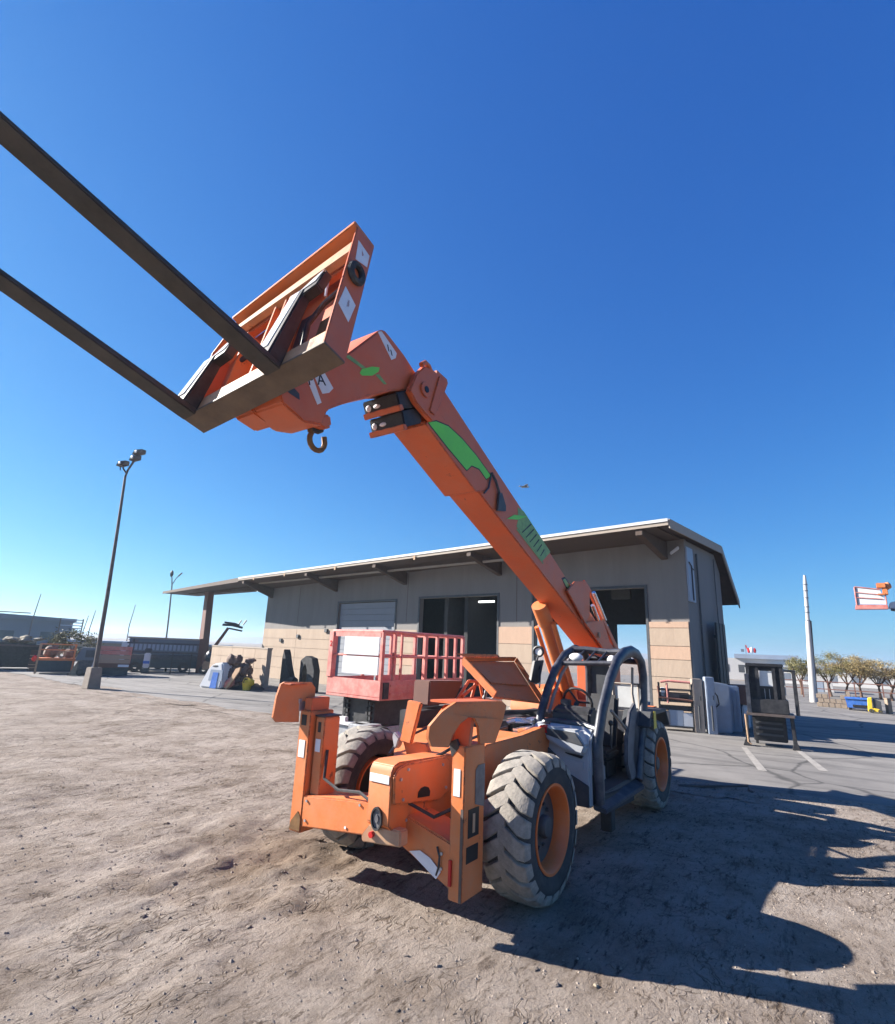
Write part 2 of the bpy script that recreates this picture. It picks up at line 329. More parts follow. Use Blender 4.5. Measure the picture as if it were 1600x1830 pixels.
def make_ground():
    # one sheet: dense relief near the camera, wide rings out to the horizon
    xs = np.concatenate([[-1450, -1000, -600, -250, -120, -70, -45], np.arange(-30, -9, .3), np.arange(-9, 9, .05), np.arange(9, 30, .5), [32, 45, 70, 120, 250, 600, 1000, 1450]])
    ys = np.concatenate([[-500, -300, -150, -80, -30, -10, -3, 0], np.arange(1.0, 12, .05), np.arange(12, 26, .2), np.arange(26, 50, 1.0), [55, 70, 100, 160, 300, 700, 1100, 1450]])
    X, Y = np.meshgrid(xs, ys)
    Z = .045*vnoise(X*.9, Y*.9, 1)+.05*vnoise(X*.35+3, Y*.35, 2)+.022*vnoise(X*2.1+Y*.8, Y*2.6-X*.7, 3)
    rd = vnoise(X*3.1+Y*1.4, Y*5.2-X*1.8, 5)
    Z += -.035*np.clip(.06-np.abs(rd), 0, .06)/.06*np.clip(vnoise(X*.7+9, Y*.7, 8)+.15, 0, 1)*1.6
    S_ = X*.54+Y*.84; T_ = -X*.84+Y*.54
    patch = np.clip(vnoise(X*.55+4, Y*.55, 12)*2+.25, 0, 1)
    Z += (.004+.020*patch)*vnoise(S_*2.6, T_*11, 6)+.016*vnoise(S_*7, T_*20, 7)*(.3+patch)
    # compacted wheel tracks running past the machine
    for c_, w_ in ((-1.15, .22), (-2.75, .22), (-4.9, .3)):
        q_ = T_-c_-.25*np.sin(S_*.35+c_); Z += -.022*np.exp(-(q_/w_)**2)+.016*np.exp(-((np.abs(q_)-w_*1.7)/.12)**2)
    # churned clods left of the machine
    churn = np.exp(-(((X+1.6)/1.6)**2+((Y-6.0)/1.7)**2))
    Z += churn*(.09*vnoise(X*3.3, Y*3.3, 9)+.03+.05*vnoise(X*8, Y*8, 10))
    fade = np.clip((32-np.hypot(X, Y-6))/20, 0, 1)
    sm = np.clip((X-.4-.1*(Y-4))/1.5, 0, 1)*.75
    dist = edge_y(X)-Y
    conc = np.clip((dist+.35)/.7, 0, 1)
    Z = Z*fade*(1-sm)*conc-.02*(1-conc)
    Z += .01*np.clip(1-np.abs(dist)/.5, 0, 1)*vnoise(X*4, Y*4, 11)
    n, mm = X.shape
    v = np.stack([X.ravel(), Y.ravel(), Z.ravel()], 1)
    idx = np.arange(n*mm).reshape(n, mm)
    f = np.stack([idx[:-1, :-1].ravel(), idx[:-1, 1:].ravel(), idx[1:, 1:].ravel(), idx[1:, :-1].ravel()], 1)
    me = bpy.data.meshes.new('ground'); me.from_pydata(v.tolist(), [], f.tolist()); me.update()
    me.polygons.foreach_set('use_smooth', [True]*len(me.polygons))
    me.materials.append(ground_material()); o = bpy.data.objects.new('ground', me); C.objects.link(o); struct(o)
make_ground()
def concrete_material():
    m = pmat('yard_concrete', (.185, .172, .158), .85, var=.16, scale=.35, dust=((.11, .10, .094), .55, 1.6), bump=.15, bscale=90)
    t = m.node_tree; b = t.nodes['Principled BSDF']; src = b.inputs['Base Color'].links[0].from_socket
    tc = t.nodes.new('ShaderNodeTexCoord'); nz = t.nodes.new('ShaderNodeTexNoise'); nz.inputs['Scale'].default_value = 1.3; nz.inputs['Detail'].default_value = 5; t.links.new(tc.outputs['Object'], nz.inputs['Vector'])
    mxv = t.nodes.new('ShaderNodeMix'); mxv.data_type = 'VECTOR'; mxv.inputs[0].default_value = .25; t.links.new(tc.outputs['Object'], mxv.inputs[4]); t.links.new(nz.outputs['Color'], mxv.inputs[5])
    vo = t.nodes.new('ShaderNodeTexVoronoi'); vo.feature = 'DISTANCE_TO_EDGE'; vo.inputs['Scale'].default_value = .42; t.links.new(mxv.outputs[1], vo.inputs['Vector'])
    mr = t.nodes.new('ShaderNodeMapRange'); mr.inputs[1].default_value = .004; mr.inputs[2].default_value = .016; mr.inputs[3].default_value = .45; mr.inputs[4].default_value = 1; t.links.new(vo.outputs['Distance'], mr.inputs[0])
    n2 = t.nodes.new('ShaderNodeTexNoise'); n2.inputs['Scale'].default_value = .9; n2.inputs['Detail'].default_value = 8; n2.inputs['Roughness'].default_value = .7
    mp = t.nodes.new('ShaderNodeMapping'); mp.vector_type = 'TEXTURE'; mp.inputs['Scale'].default_value = (4, .5, 1); mp.inputs['Rotation'].default_value = (0, 0, R(-30)); t.links.new(tc.outputs['Object'], mp.inputs[0]); t.links.new(mp.outputs[0], n2.inputs['Vector'])
    m2 = t.nodes.new('ShaderNodeMapRange'); m2.inputs[1].default_value = .40; m2.inputs[2].default_value = .52; m2.inputs[3].default_value = .66; m2.inputs[4].default_value = 1; t.links.new(n2.outputs['Fac'], m2.inputs[0])
    ml = t.nodes.new('ShaderNodeMath'); ml.operation = 'MULTIPLY'; t.links.new(mr.outputs[0], ml.inputs[0]); t.links.new(m2.outputs[0], ml.inputs[1])
    mx = t.nodes.new('ShaderNodeMix'); mx.data_type = 'RGBA'; mx.blend_type = 'MULTIPLY'; mx.inputs[0].default_value = 1; t.links.new(src, mx.inputs[6]); t.links.new(ml.outputs[0], mx.inputs[7]); t.links.new(mx.outputs[2], b.inputs['Base Color'])
    return m
def make_yard():
    pts = []
    for k in range(len(EDGE)-1):
        a, b = V(EDGE[k]), V(EDGE[k+1]); n = max(1, int(min((b-a).length, 30)/.08))
        for i in range(n):
            q = a.lerp(b, i/n); w = mnoise.noise(V((q.x*.8, q.y*.8, 0)))*.5+mnoise.noise(V((q.x*2.5, q.y*2.5, 4)))*.3+mnoise.noise(V((q.x*7, q.y*7, 4)))*.12
            pts.append((q.x, q.y+w, .004))
    pts += [(70, -8, .004), (70, 48, .004), (20, 62, .004), (-30, 66, .004), (-60, 62, .004)]
    me = bpy.data.meshes.new('yard_pavement'); me.from_pydata(pts, [], [tuple(range(len(pts)))]); me.update()
    bm = bmesh.new(); bm.from_mesh(me); bmesh.ops.triangulate(bm, faces=bm.faces); bm.to_mesh(me); bm.free()
    me.materials.append(concrete_material()); o = bpy.data.objects.new('yard_pavement', me); C.objects.link(o); struct(o)
make_yard()
def sand_drift():
    me = bpy.data.objects['ground'].data
    mb = MB(); rnd = random.Random(3)
    for k in range(46):
        x = -13.5+k*.44+rnd.uniform(-.2, .2); y = float(edge_y(x))+rnd.uniform(-.15, .55); sl_ = (float(edge_y(x+.5))-float(edge_y(x-.5))); an = math.atan2(sl_, 1)
        a_, b_ = rnd.uniform(.5, 1.5), rnd.uniform(.15, .5); o = len(mb.v); n = 26; mb.v.append((x, y, .016))
        for i in range(n):
            t_ = 2*math.pi*i/n; rr_ = 1+.35*mnoise.noise(V((math.cos(t_)*1.5+k*7, math.sin(t_)*1.5, 0)))+rnd.uniform(-.12, .12)
            u_, w_ = a_*rr_*math.cos(t_), b_*rr_*math.sin(t_); mb.v.append((x+u_*math.cos(an)-w_*math.sin(an), y+u_*math.sin(an)+w_*math.cos(an), .0055))
        for i in range(n): mb.f.append((o, o+1+i, o+1+(i+1) % n))
    o = mb.build('sand_drift', me.materials[0], smooth=0); o['kind'] = 'stuff'
sand_drift()
def strip(name, a, b, w, z=.009):
    a, b = V((a[0], a[1], z)), V((b[0], b[1], z)); d = (b-a).normalized(); n = V((-d.y, d.x, 0))*w/2
    return MB().add([a-n, b-n*1.25, b+n*1.25, a+n], [(0, 1, 2, 3)]).build(name, 'line', smooth=0)
struct(strip('road_marking', (7.31, 13.72), (6.15, 10.95), .12)); struct(strip('road_marking', (8.57, 13.7), (7.45, 11.15), .12))
# hills
def hills():
    mb = MB(); n = 90
    for (D, h, ph, az0, az1) in ((900, 15, .4, 92, 152), (1000, 9, 2.2, 30, 95)):
        top = []; bot = []; back = []
        for i in range(n+1):
            a = R(az0+(az1-az0)*i/n); hh = h*(.55+.45*math.sin(i*.09+ph)+.35*mnoise.noise(V((i*.13, ph, 0)))); hh = max(hh*math.sin(math.pi*min(1, max(0, i/n*1.02)))**.4, .5)
            u = V((math.cos(a), math.sin(a), 0)); bot.append(u*D+V((0, 0, -2))); top.append(u*(D+60)+V((0, 0, hh))); back.append(u*(D+150)+V((0, 0, -2)))
        o = len(mb.v); mb.v += [tuple(q) for q in bot+top+back]
        for i in range(n):
            mb.f.append((o+i, o+i+1, o+n+1+i+1, o+n+1+i)); mb.f.append((o+n+1+i, o+n+2+i, o+2*n+3+i, o+2*n+2+i))
    struct(mb.build('hills', 'hill'))
hills()

# ================================================================== TELEHANDLER  (local X forward, Y to its left, Z up)
def telehandler():
    T = tag(empty('telehandler', (.03, 5.69, 0), R(235)), 'orange telescopic handler with raised boom, pallet forks and open grey cab', 'telehandler')
    # ---- wheels
    def wheel(x, y, flip):
        w = empty('wheel', (x, y, .575), R(180) if flip else 0, T); return w
    w0 = wheel(0, .985, False)
    RO = .545
    MB().lathe([(.325, .185), (.40, .205), (.47, .205), (.515, .185), (RO-.01, .13), (RO, 0), (RO-.01, -.13), (.515, -.185), (.47, -.205), (.40, -.205), (.325, -.185), (.30, 0)], 56).build('tyre', 'rubber', w0, smooth=50)
    MB().lathe([(.345, .20), (.345, .185), (.322, .18), (.305, .10), (.29, -.02), (.285, -.19), (.27, -.19), (.275, -.02), (.29, .10), (.31, .185), (.325, .20)], 48).build('rim', 'rimo', w0, smooth=40)
    MB().lathe([(.0, .10), (.07, .10), (.10, .09), (.13, .07), (.300, .07), (.300, .05), (.0, .05)], 32, closed=False).build('rim_disc', 'dgrey', w0, smooth=40)
    hb = MB().lathe([(0, .155), (.075, .15), (.09, .13), (.09, .08), (0, .08)], 20, closed=False)
    for k in range(10):
        a = 2*math.pi*k/10; hb.cyl((.165*math.cos(a), .06, .165*math.sin(a)), (.165*math.cos(a), .095, .165*math.sin(a)), .016, 6)
    hb.build('hub', 'dgrey', w0, smooth=40)
    def lug(side):
        mb = MB(); P = lambda ph, rr, y: (rr*math.cos(ph), y*side, rr*math.sin(ph))
        seg = [(.212, -.11, .47, .484), (.195, -.105, .50, .545), (.14, -.07, .53, .572), (.06, .03, .535, .576), (-.03, .13, .535, .572)]
        hw = [.118, .124, .128, .126, .112]
        rows = []
        for (y, sk, rb, rtp), h in zip(seg, hw):
            rows.append([P(sk-h, rb, y), P(sk+h, rb, y), P(sk+h*.92, rtp, y), P(sk-h*.92, rtp, y)])
        o = 0
        for rr in rows: mb.v += rr
        for i in range(len(rows)-1):
            for j in range(4): mb.f.append((i*4+j, i*4+(j+1) % 4, (i+1)*4+(j+1) % 4, (i+1)*4+j))
        mb.f.append((0, 1, 2, 3)); e = (len(rows)-1)*4; mb.f.append((e+3, e+2, e+1, e))
        return mb
    NL = 21
    la = lug(1).build('tread_lug', 'tread', w0, bevel=.006); lb = lug(-1).build('tread_lug', 'tread', w0, bevel=.006)
    for k in range(NL):
        for L0, off in ((la, 0), (lb, .5)):
            if k == 0:
                L0.rotation_euler = (0, off*2*math.pi/NL, 0); continue
            c = copyo(L0, w0); c.rotation_euler = (0, (k+off)*2*math.pi/NL, 0)
    for (x, y, fl) in ((-3.69, .985, False), (0, -.985, True), (-3.69, -.985, True)):
        w = copy_tree(w0, T); w.location = (x, y, .575); w.rotation_euler = (0, R(31), R(180) if fl else 0)
    # ---- axles and chassis
    for ax_ in (0, -3.69): MB().cyl((ax_, -.82, .575), (ax_, .82, .575), .11).box(ax_-.2, ax_+.2, -.2, .2, .42, .74).build('axle', 'black', T, bevel=.01)
    ch = MB().prism([(-.45, -.55, .62), (-.45, -.55, 1.09), (-.5, -.55, 1.10), (-1.3, -.55, 1.12), (-4.5, -.55, 1.12), (-4.5, -.55, .62)], (0, .10, 0))
    ch.prism([(.10, .42, .62), (.10, .42, 1.10), (.0, .42, 1.15), (-.75, .42, 1.16), (-1.2, .42, 1.19), (-4.5, .42, 1.05), (-4.5, .42, .62)], (0, .10, 0))
    ch.prism([(.70, -.02, .62), (.70, -.02, 1.0), (-.45, -.20, 1.08), (-.45, -.20, .62)], (0, .05, 0)); ch.box(-4.5, .1, -.45, .42, .60, .68).build('chassis', 'orange', T, bevel=.008)
    MB().prism([(.72, -.02, 1.0), (.72, .13, 1.0), (.26, .34, 1.05), (-.05, .42, 1.09), (-1.0, .42, 1.12), (-1.0, -.74, 1.12), (-.5, -.72, 1.09), (.04, -.48, 1.06), (.36, -.30, 1.03)], (0, 0, .02)).build('deck_plate', 'orange', T, bevel=.006)
    MB().box(-4.75, -4.3, -.95, .95, .62, 1.25).build('counterweight', 'orange', T, bevel=.05)
    # ---- front nose with cover flanges
    MB().prism([(1.17, .12, .68), (1.17, .12, 1.05), (1.14, .12, 1.10), (1.07, .12, 1.12), (.25, .12, 1.08), (.25, .12, .57), (1.05, .12, .57)], (0, .23, 0)).build('nose', 'orange', T, bevel=.008)
    MB().prism([(1.15, .355, .83), (1.165, .355, 1.03), (1.12, .355, 1.08), (1.02, .355, 1.10), (.45, .355, 1.085), (.40, .355, 1.05), (.38, .355, .80), (.56, .355, .755)], (0, .025, 0)).build('nose_cover', 'orange', T, bevel=.008)
    MB().prism([(.86, .381, .83), (.855, .381, .87), (.82, .381, .895), (.77, .381, .90), (.72, .381, .885), (.695, .381, .85), (.70, .381, .815)], (0, .006, 0)).build('access_hole', 'ink', T)
    MB().prism([(1.174, .135, .97), (1.174, .335, .97), (1.174, .335, 1.03), (1.174, .135, 1.03)], (.004, 0, 0)).build('warning_sticker', 'white', T)
    hl = MB().lathe([(0, .012), (.03, .012), (.034, .004), (.078, .003), (.078, 0), (0, 0)], 20, closed=False).build('tow_pin_cover', 'midgrey', T)
    hl.rotation_euler = (0, 0, R(-90)); hl.location = (1.171, .235, .715); hl.scale = (.62, 1, .95)
    rg = MB().lathe([(.072, 0), (.088, 0), (.088, .02), (.072, .02)], 24).build('pin_ring', 'black', hl); rg.location = (0, -.003, 0)
    lg = MB().prism([(1.17, .15, .66), (1.21, .11, .585), (1.21, .12, .54), (1.13, .44, .545), (1.11, .42, .65)], (-.10, 0, 0)).build('tow_lug', 'faded', T, bevel=.01)
    MB().cyl((1.16, .20, .60), (1.20, .20, .60), .022, 14).build('lug_hole', 'red', lg)
    # ---- stabiliser beams, legs and pads
    bm_ = MB().hexa([(.95, .18, .54), (.62, .18, .54), (.62, .86, .30), (.95, .86, .26), (.95, .18, .75), (.62, .18, .75), (.62, .86, .60), (.95, .86, .585)]).build('stabiliser_beam', 'orange', T, bevel=.012)
    MB().prism([(.954, .40, .475), (.954, .66, .345), (.954, .70, .40), (.954, .60, .47), (.954, .50, .50)], (.006, 0, 0)).build('bare_patch', 'white', bm_, label='pale patch of bare metal')
    MB().tube([(.958, .66, .56), (.965, .69, .50), (.965, .685, .43), (.958, .66, .37)], .008, 6).build('hose', 'black', bm_)
    b2 = MB().hexa([(.95, -.86, .395), (.62, -.86, .395), (.62, .16, .505), (.95, .16, .505), (.95, -.86, .655), (.62, -.86, .655), (.62, .16, .76), (.95, .16, .76)]).build('stabiliser_beam', 'orange', T, bevel=.012)
    MB().cyl((.955, -.30, .50), (.958, -.30, .50), .012, 8).build('bolt', 'white', b2)
    def leg(name, y0, y1, z0, z1, x0, x1):
        lm = MB().box(x0, x1, y0, y1, z0, z1)
        return lm.build(name, 'orange', T, bevel=.008)
    Lg = leg('stabiliser_leg', .765, .885, .235, 1.285, .655, .955)
    for (z0, z1, x0, x1) in ((.64, .835, .735, .89), (.475, .585, .74, .905)):
        MB().box(x0, x1, .883, .889, z0, z1).build('slot', 'ink', Lg, bevel=.002)
    MB().box(.80, .83, .886, .894, .67, .80).build('slot_pin', 'timber', Lg)
    MB().prism([(.66, .8875, .82), (.80, .8875, .86), (.80, .8875, 1.10), (.76, .8875, 1.13), (.66, .8875, 1.13)], (0, .002, 0)).build('worn_sticker', 'midgrey', Lg)
    MB().box(.957, .960, .79, .85, .93, 1.12).build('sticker', 'white', Lg, bevel=.001)
    MB().box(.957, .975, .775, .80, .33, .50).build('reflector', 'red', Lg, bevel=.003)
    MB().box(.957, .960, .862, .885, .24, .85).build('wear_strip', 'pole', Lg)
    Rg = leg('stabiliser_leg', -1.005, -.855, .345, 1.38, .655, .955)
    MB().box(.957, .960, -.975, -.895, .97, 1.12).build('sticker', 'white', Rg)
    MB().box(.953, .958, -.975, -.905, 1.25, 1.345).build('slot', 'ink', Rg, bevel=.002)
    MB().prism([(.957, -1.0, .36), (.957, -.86, .36), (.957, -.86, .47), (.957, -.90, .52), (.957, -.98, .43)], (.003, 0, 0)).build('rust_patch', 'hook', Rg)
    br = MB().box(.70, .90, -.835, -.715, .66, 1.335).build('guide_post', 'orange', T, bevel=.008)
    MB().box(.903, .906, -.81, -.745, 1.03, 1.14).build('warning_sticker', 'white', br); MB().box(.898, .903, -.80, -.76, 1.20, 1.29).build('slot', 'ink', br, bevel=.002)
    MB().box(.69, .91, -.84, -.71, 1.336, 1.35).build('cap', 'black', br)
    def pad(pts, y, th, curl, name='stabiliser_pad'):   # folded steel foot plate standing along the machine, front lip curled inwards
        n = len(pts); mb = MB()
        fy = lambda x, z, o_: y+o_-curl*max(0, x-pts[0][0]+.32)**2*3
        mb.v = [(x, fy(x, z, 0), z) for x, z in pts]+[(x, fy(x, z, -th), z) for x, z in pts]
        mb.f = [tuple(range(n)), tuple(range(2*n-1, n-1, -1))]+[(i, i+n, (i+1) % n+n, (i+1) % n) for i in range(n)]
        return mb.build(name, 'orange', T, smooth=30)
    pl = pad([(1.27, 1.31), (1.295, 1.37), (1.29, 1.45), (1.21, 1.55), (1.10, 1.615), (.42, 1.59), (.34, 1.55), (.40, 1.44), (.53, 1.27), (.77, 1.29), (.80, 1.42), (.86, 1.485), (.95, 1.50), (1.05, 1.46), (1.12, 1.38), (1.15, 1.30)], .905, .022, .35)
    MB().prism([(.86, .70, 1.28), (.90, .70, 1.28), (.86, .70, 1.50), (.82, .70, 1.50)], (0, .18, 0)).prism([(.66, .72, 1.28), (1.14, .72, 1.30), (1.16, .72, 1.48), (1.02, .72, 1.58), (.66, .72, 1.57)], (0, .02, 0)).prism([(.45, .64, 1.575), (1.10, .64, 1.60), (1.10, .882, 1.60), (.45, .882, 1.575)], (0, 0, .018)).build('rib', 'orange2', pl)
    MB().prism([(.958, .765, 1.20), (.958, .83, 1.27), (.958, .80, 1.33), (.958, .73, 1.30)], (-.03, 0, 0)).build('latch', 'black', pl)
    pr_ = pad([(1.12, 1.27), (1.145, 1.31), (1.135, 1.50), (1.115, 1.615), (1.09, 1.635), (.86, 1.635), (.81, 1.58), (.80, 1.36), (.88, 1.36), (.88, 1.44), (.915, 1.47), (.945, 1.45), (.955, 1.38), (.95, 1.27)], -.985, .022, .5)
    MB().box(.70, .93, -.98, -.88, 1.38, 1.50).prism([(.84, -1.12, 1.61), (1.10, -1.12, 1.61), (1.10, -1.008, 1.61), (.84, -1.008, 1.61)], (0, 0, .018)).build('leg_head', 'orange2', pr_, bevel=.006)
    MB().prism([(.86, -1.04, 1.37), (.96, -1.04, 1.37), (.96, -1.04, 1.48), (.86, -1.04, 1.48)], (0, .02, 0)).build('rib', 'steel', pr_)
    for pth in ([(1.0, .12, .72), (.97, -.15, .80), (.92, -.45, .76), (.90, -.66, .82), (.85, -.70, 1.05)], [(.95, .19, .72), (.93, .34, .80), (.86, .55, .72), (.80, .70, .80)], [(.60, .20, 1.03), (.45, .32, 1.10), (.20, .34, 1.16), (-.4, .30, 1.20), (-.9, .25, 1.2)], [(.55, -.20, 1.04), (.3, -.30, 1.12), (-.2, -.35, 1.18), (-.8, -.38, 1.16)]):
        MB().tube(pth, .014, 6).build('hydraulic_hose', 'black', T)
    for (x, y, z) in ((1.09, .38, 1.0), (1.0, .38, 1.06), (.52, .38, 1.03), (.46, .38, .84), (1.05, .38, .85)):
        MB().cyl((x, y, z), (x, y+.012, z), .012, 6).build('bolt', 'steel', T)
    for (y, z) in ((.70, .52), (.70, .42), (.35, .68), (.35, .58), (-.80, .62), (-.80, .46), (-.15, .70)):
        MB().cyl((.952, y, z), (.962, y, z), .012, 6).build('bolt', 'steel', T)
    # ---- light guard plate on the deck
    gp = MB().prism([(.50, -.06, 1.525), (.50, .095, 1.51), (.50, .075, 1.44), (.50, -.005, 1.145), (.50, -.13, 1.16)], (-.05, .0, 0)).build('lamp_guard', 'orange', T, bevel=.008)
    MB().prism([(.503, -.225, 1.19), (.503, -.20, 1.235), (.503, -.135, 1.18), (.503, -.16, 1.10), (.503, -.19, 1.08)], (-.08, 0, 0)).build('work_lamp', 'steel', gp, bevel=.01)
    MB().prism([(.42, -.10, 1.03), (.42, .20, 1.03), (.42, .12, 1.155), (.42, -.16, 1.155)], (-.04, 0, 0)).build('guard_foot', 'orange', gp, bevel=.006)
    # ---- boom: outer section, tapered, rising forward
    y1, y0 = .05, -.375
    bo = MB().prism([(.61, y1, 4.28), (.33, y1, 4.82), (-.81, y1, 4.27), (-1.92, y1, 3.745), (-3.31, y1, 3.06), (-3.95, y1, 2.80), (-5.35, y1, 2.15), (-5.30, y1, 1.80), (-3.73, y1, 2.48)], (0, y0-y1, 0)).build('outer_boom', 'orange2', T, bevel=.012)
    MB().prism([(.60, y1+.012, 4.262), (.45, y1+.012, 4.54), (-.70, y1+.012, 3.995), (-.62, y1+.012, 3.86), (-.42, y1+.012, 3.80)], (0, y0-y1-.024, 0)).build('boom_stiffener', 'orange2', bo, bevel=.008)
    k = y1+.0135
    def decal(name, mat, pts, par, yy=k, th=.002): return MB().prism([(x, yy, z) for (x, z) in pts], (0, th, 0)).build(name, mat, par)
    fin = [(.56, 4.295), (.42, 4.36), (.19, 4.39), (-.09, 4.34), (-.41, 4.24), (-.76, 4.09), (-.65, 4.02), (-.48, 4.10), (-.31, 4.09), (-.21, 4.0), (.18, 4.14)]
    def grow(pts, g):
        cx = sum(q[0] for q in pts)/len(pts); cz = sum(q[1] for q in pts)/len(pts)
        out = []
        for i, q in enumerate(pts):
            a, b = pts[i-1], pts[(i+1) % len(pts)]; d = V((b[0]-a[0], b[1]-a[1])).normalized(); nn = V((d.y, -d.x))
            s_ = 1 if nn.dot(V((q[0]-cx, q[1]-cz))) > 0 else -1
            out.append((q[0]+nn.x*g*s_, q[1]+nn.y*g*s_))
        return out
    decal('decal_outline', 'ink', grow(fin, .014), bo, k-.0005, .001); decal('fin_decal', 'green', fin, bo)
    k2 = y1+.001
    pan = [(-1.50, 3.87), (-1.68, 3.86), (-2.55, 3.445), (-2.27, 3.265), (-1.47, 3.60), (-1.52, 3.72)]
    decal('panel_decal', 'dgreen', pan, bo, k2)
    decal('blade_decal', 'green', [(-1.20, 3.645), (-1.40, 3.745), (-1.78, 3.81), (-1.50, 3.70)], bo, k2+.003)
    for i in range(6):
        x = -1.62-.115*i; z = 3.555-.045*i
        decal('letter_stroke', 'ink', [(x, z), (x-.02, z-.005), (x-.30+.03*i, z+.17-.012*i), (x-.275+.03*i, z+.18-.012*i)], bo, k2+.003, .001)
    decal('letter_stroke', 'dgreen', [(-1.50, 3.58), (-2.30, 3.245), (-2.29, 3.225), (-1.46, 3.56)], bo, k2+.0035, .001)
    decal('leaf_decal', 'ink', [(-2.95, 3.11), (-3.08, 3.15), (-3.28, 3.06), (-3.35, 2.95), (-3.12, 2.98)], bo, k2); decal('leaf_decal', 'dgreen', [(-3.0, 3.09), (-3.08, 3.12), (-3.25, 3.04), (-3.31, 2.97), (-3.13, 3.0)], bo, k2+.002)
    MB().prism([(-.93, .065, 3.92), (-.90, .065, 3.68), (-1.10, .065, 3.72), (-1.10, .065, 3.79), (-1.0, .065, 3.93)], (0, .03, 0)).tube([(-.96, .075, 3.92), (-.86, .075, 4.06), (-.76, .075, 4.13)], .016, 6).tube([(-.76, .07, 4.13), (-.70, .07, 3.92), (-.60, .07, 3.83)], .012, 6).build('angle_indicator', 'dgrey', bo)
    # front wear pads and collar
    MB().prism([(.64, y0-.02, 4.26), (.91, y0-.02, 4.115), (.97, y0-.02, 4.26), (.66, y0-.02, 4.44)], (0, .44, 0)).prism([(.60, y0-.03, 4.45), (1.01, y0-.03, 4.275), (1.08, y0-.03, 4.41), (.72, y0-.03, 4.64)], (0, .46, 0)).build('wear_pad', 'black', bo, bevel=.012)
    MB().prism([(.915, y0-.035, 4.08), (.945, y0-.035, 4.13), (.90, y0-.035, 4.15), (.86, y0-.035, 4.105)], (0, .46, 0)).prism([(1.015, y0-.035, 4.24), (1.05, y0-.035, 4.29), (1.0, y0-.035, 4.32), (.96, y0-.035, 4.275)], (0, .48, 0)).build('pad_holder', 'orange2', bo, bevel=.006)
    for (x, z) in ((.942, 4.185), (1.05, 4.34)):
        MB().ball((x, -.33, z), .03, .03, .035).ball((x, -.22, z), .02, .045, .022).build('bolt_head', 'white', bo)
    co = MB().prism([(.96, .055, 4.47), (.87, .055, 4.69), (.74, .055, 4.85), (.60, .055, 4.875), (.30, .055, 4.86), (.42, .055, 4.56), (.56, .055, 4.29), (.70, .055, 4.33), (.84, .055, 4.38)], (0, .07, 0)).build('pulley_guard', 'orange2', bo, bevel=.012)
    MB().cyl((.72, .122, 4.58), (.72, .145, 4.58), .085, 20).prism([(.55, .122, 4.36), (.64, .122, 4.38), (.50, .122, 4.84), (.41, .122, 4.80)], (0, .02, 0)).build('bracket', 'orange2', co, bevel=.006)
    MB().cyl((.72, .14, 4.58), (.72, .152, 4.58), .035, 16).cyl((.60, .12, 4.40), (.60, .135, 4.40), .03, 12).build('pin_hole', 'ink', co)
    MB().tube([(.60, .10, 4.84), (.66, .11, 4.88), (.74, .12, 4.885), (.80, .12, 4.83)], .028, 8).prism([(.30, .0, 4.84), (.50, .0, 4.86), (.50, .0, 4.92), (.30, .0, 4.90)], (0, .10, 0)).build('hose_guide', 'orange2', co)
    # inner section stub and gooseneck head
    ga, gb = .03, -.355
    gn = MB().prism([(.30, ga, 4.50), (.52, ga, 4.80), (.78, ga, 4.79), (.97, ga, 4.89), (1.20, ga, 4.975), (1.29, ga, 5.0), (1.36, ga, 4.95), (1.78, ga, 4.45), (2.25, ga, 4.06), (2.42, ga, 3.90), (2.34, ga, 3.77), (2.12, ga, 3.70), (1.93, ga, 3.745), (1.89, ga, 3.90), (1.73, ga, 4.02), (1.36, ga, 4.27), (1.10, ga, 4.43), (.80, ga, 4.56)], (0, gb-ga, 0)).build('boom_head', 'orange2', T, bevel=.015)
    kk = ga+.001
    decal('white_sticker', 'white', [(1.38, 4.92), (1.33, 4.955), (1.09, 4.84), (1.10, 4.78), (1.16, 4.73)], gn, kk)
    decal('sticker_mark', 'ink', [(1.24, 4.86), (1.225, 4.86), (1.20, 4.80), (1.215, 4.80)], gn, kk+.002); decal('sticker_mark', 'ink', [(1.19, 4.83), (1.175, 4.83), (1.15, 4.78), (1.165, 4.78)], gn, kk+.002)
    decal('white_sticker', 'white', [(2.16, 4.08), (2.10, 4.125), (1.97, 3.93), (2.01, 3.895)], gn, kk); decal('white_sticker', 'white', [(2.09, 4.14), (1.98, 4.21), (1.86, 4.11), (1.90, 4.05), (1.97, 4.01)], gn, kk)
    ex = V((-1, 0, 0)); ez = V((0, 0, 1)); yn = ex.cross(ez)
    def tm(x, z, ang, y=kk+.003):
        a = R(ang); X = V((-math.cos(a), 0, math.sin(a))); Z_ = V((math.sin(a), 0, math.cos(a))); N = X.cross(Z_)
        m = Matrix.Identity(4)
        for i_ in range(3): m[i_][0] = X[i_]; m[i_][1] = Z_[i_]; m[i_][2] = N[i_]; m[i_][3] = (x, y, z)[i_]
        return m
    text('P', .13, 'letter', 'ink', gn, tm(2.125, 4.02, 20), .0015); text('A', .14, 'letter', 'ink', gn, tm(2.03, 4.065, 20), .0015)
    decal('leaf_decal', 'green', [(1.57, 4.39), (1.55, 4.44), (1.42, 4.53), (1.32, 4.57), (1.33, 4.52), (1.41, 4.44), (1.54, 4.38)], gn, kk+.002)
    decal('stem_decal', 'dgreen', [(1.76, 4.46), (1.72, 4.50), (1.50, 4.48), (1.54, 4.45)], gn, kk); decal('stem_decal', 'dgreen', [(1.37, 4.47), (1.32, 4.50), (1.20, 4.45), (1.24, 4.43)], gn, kk)
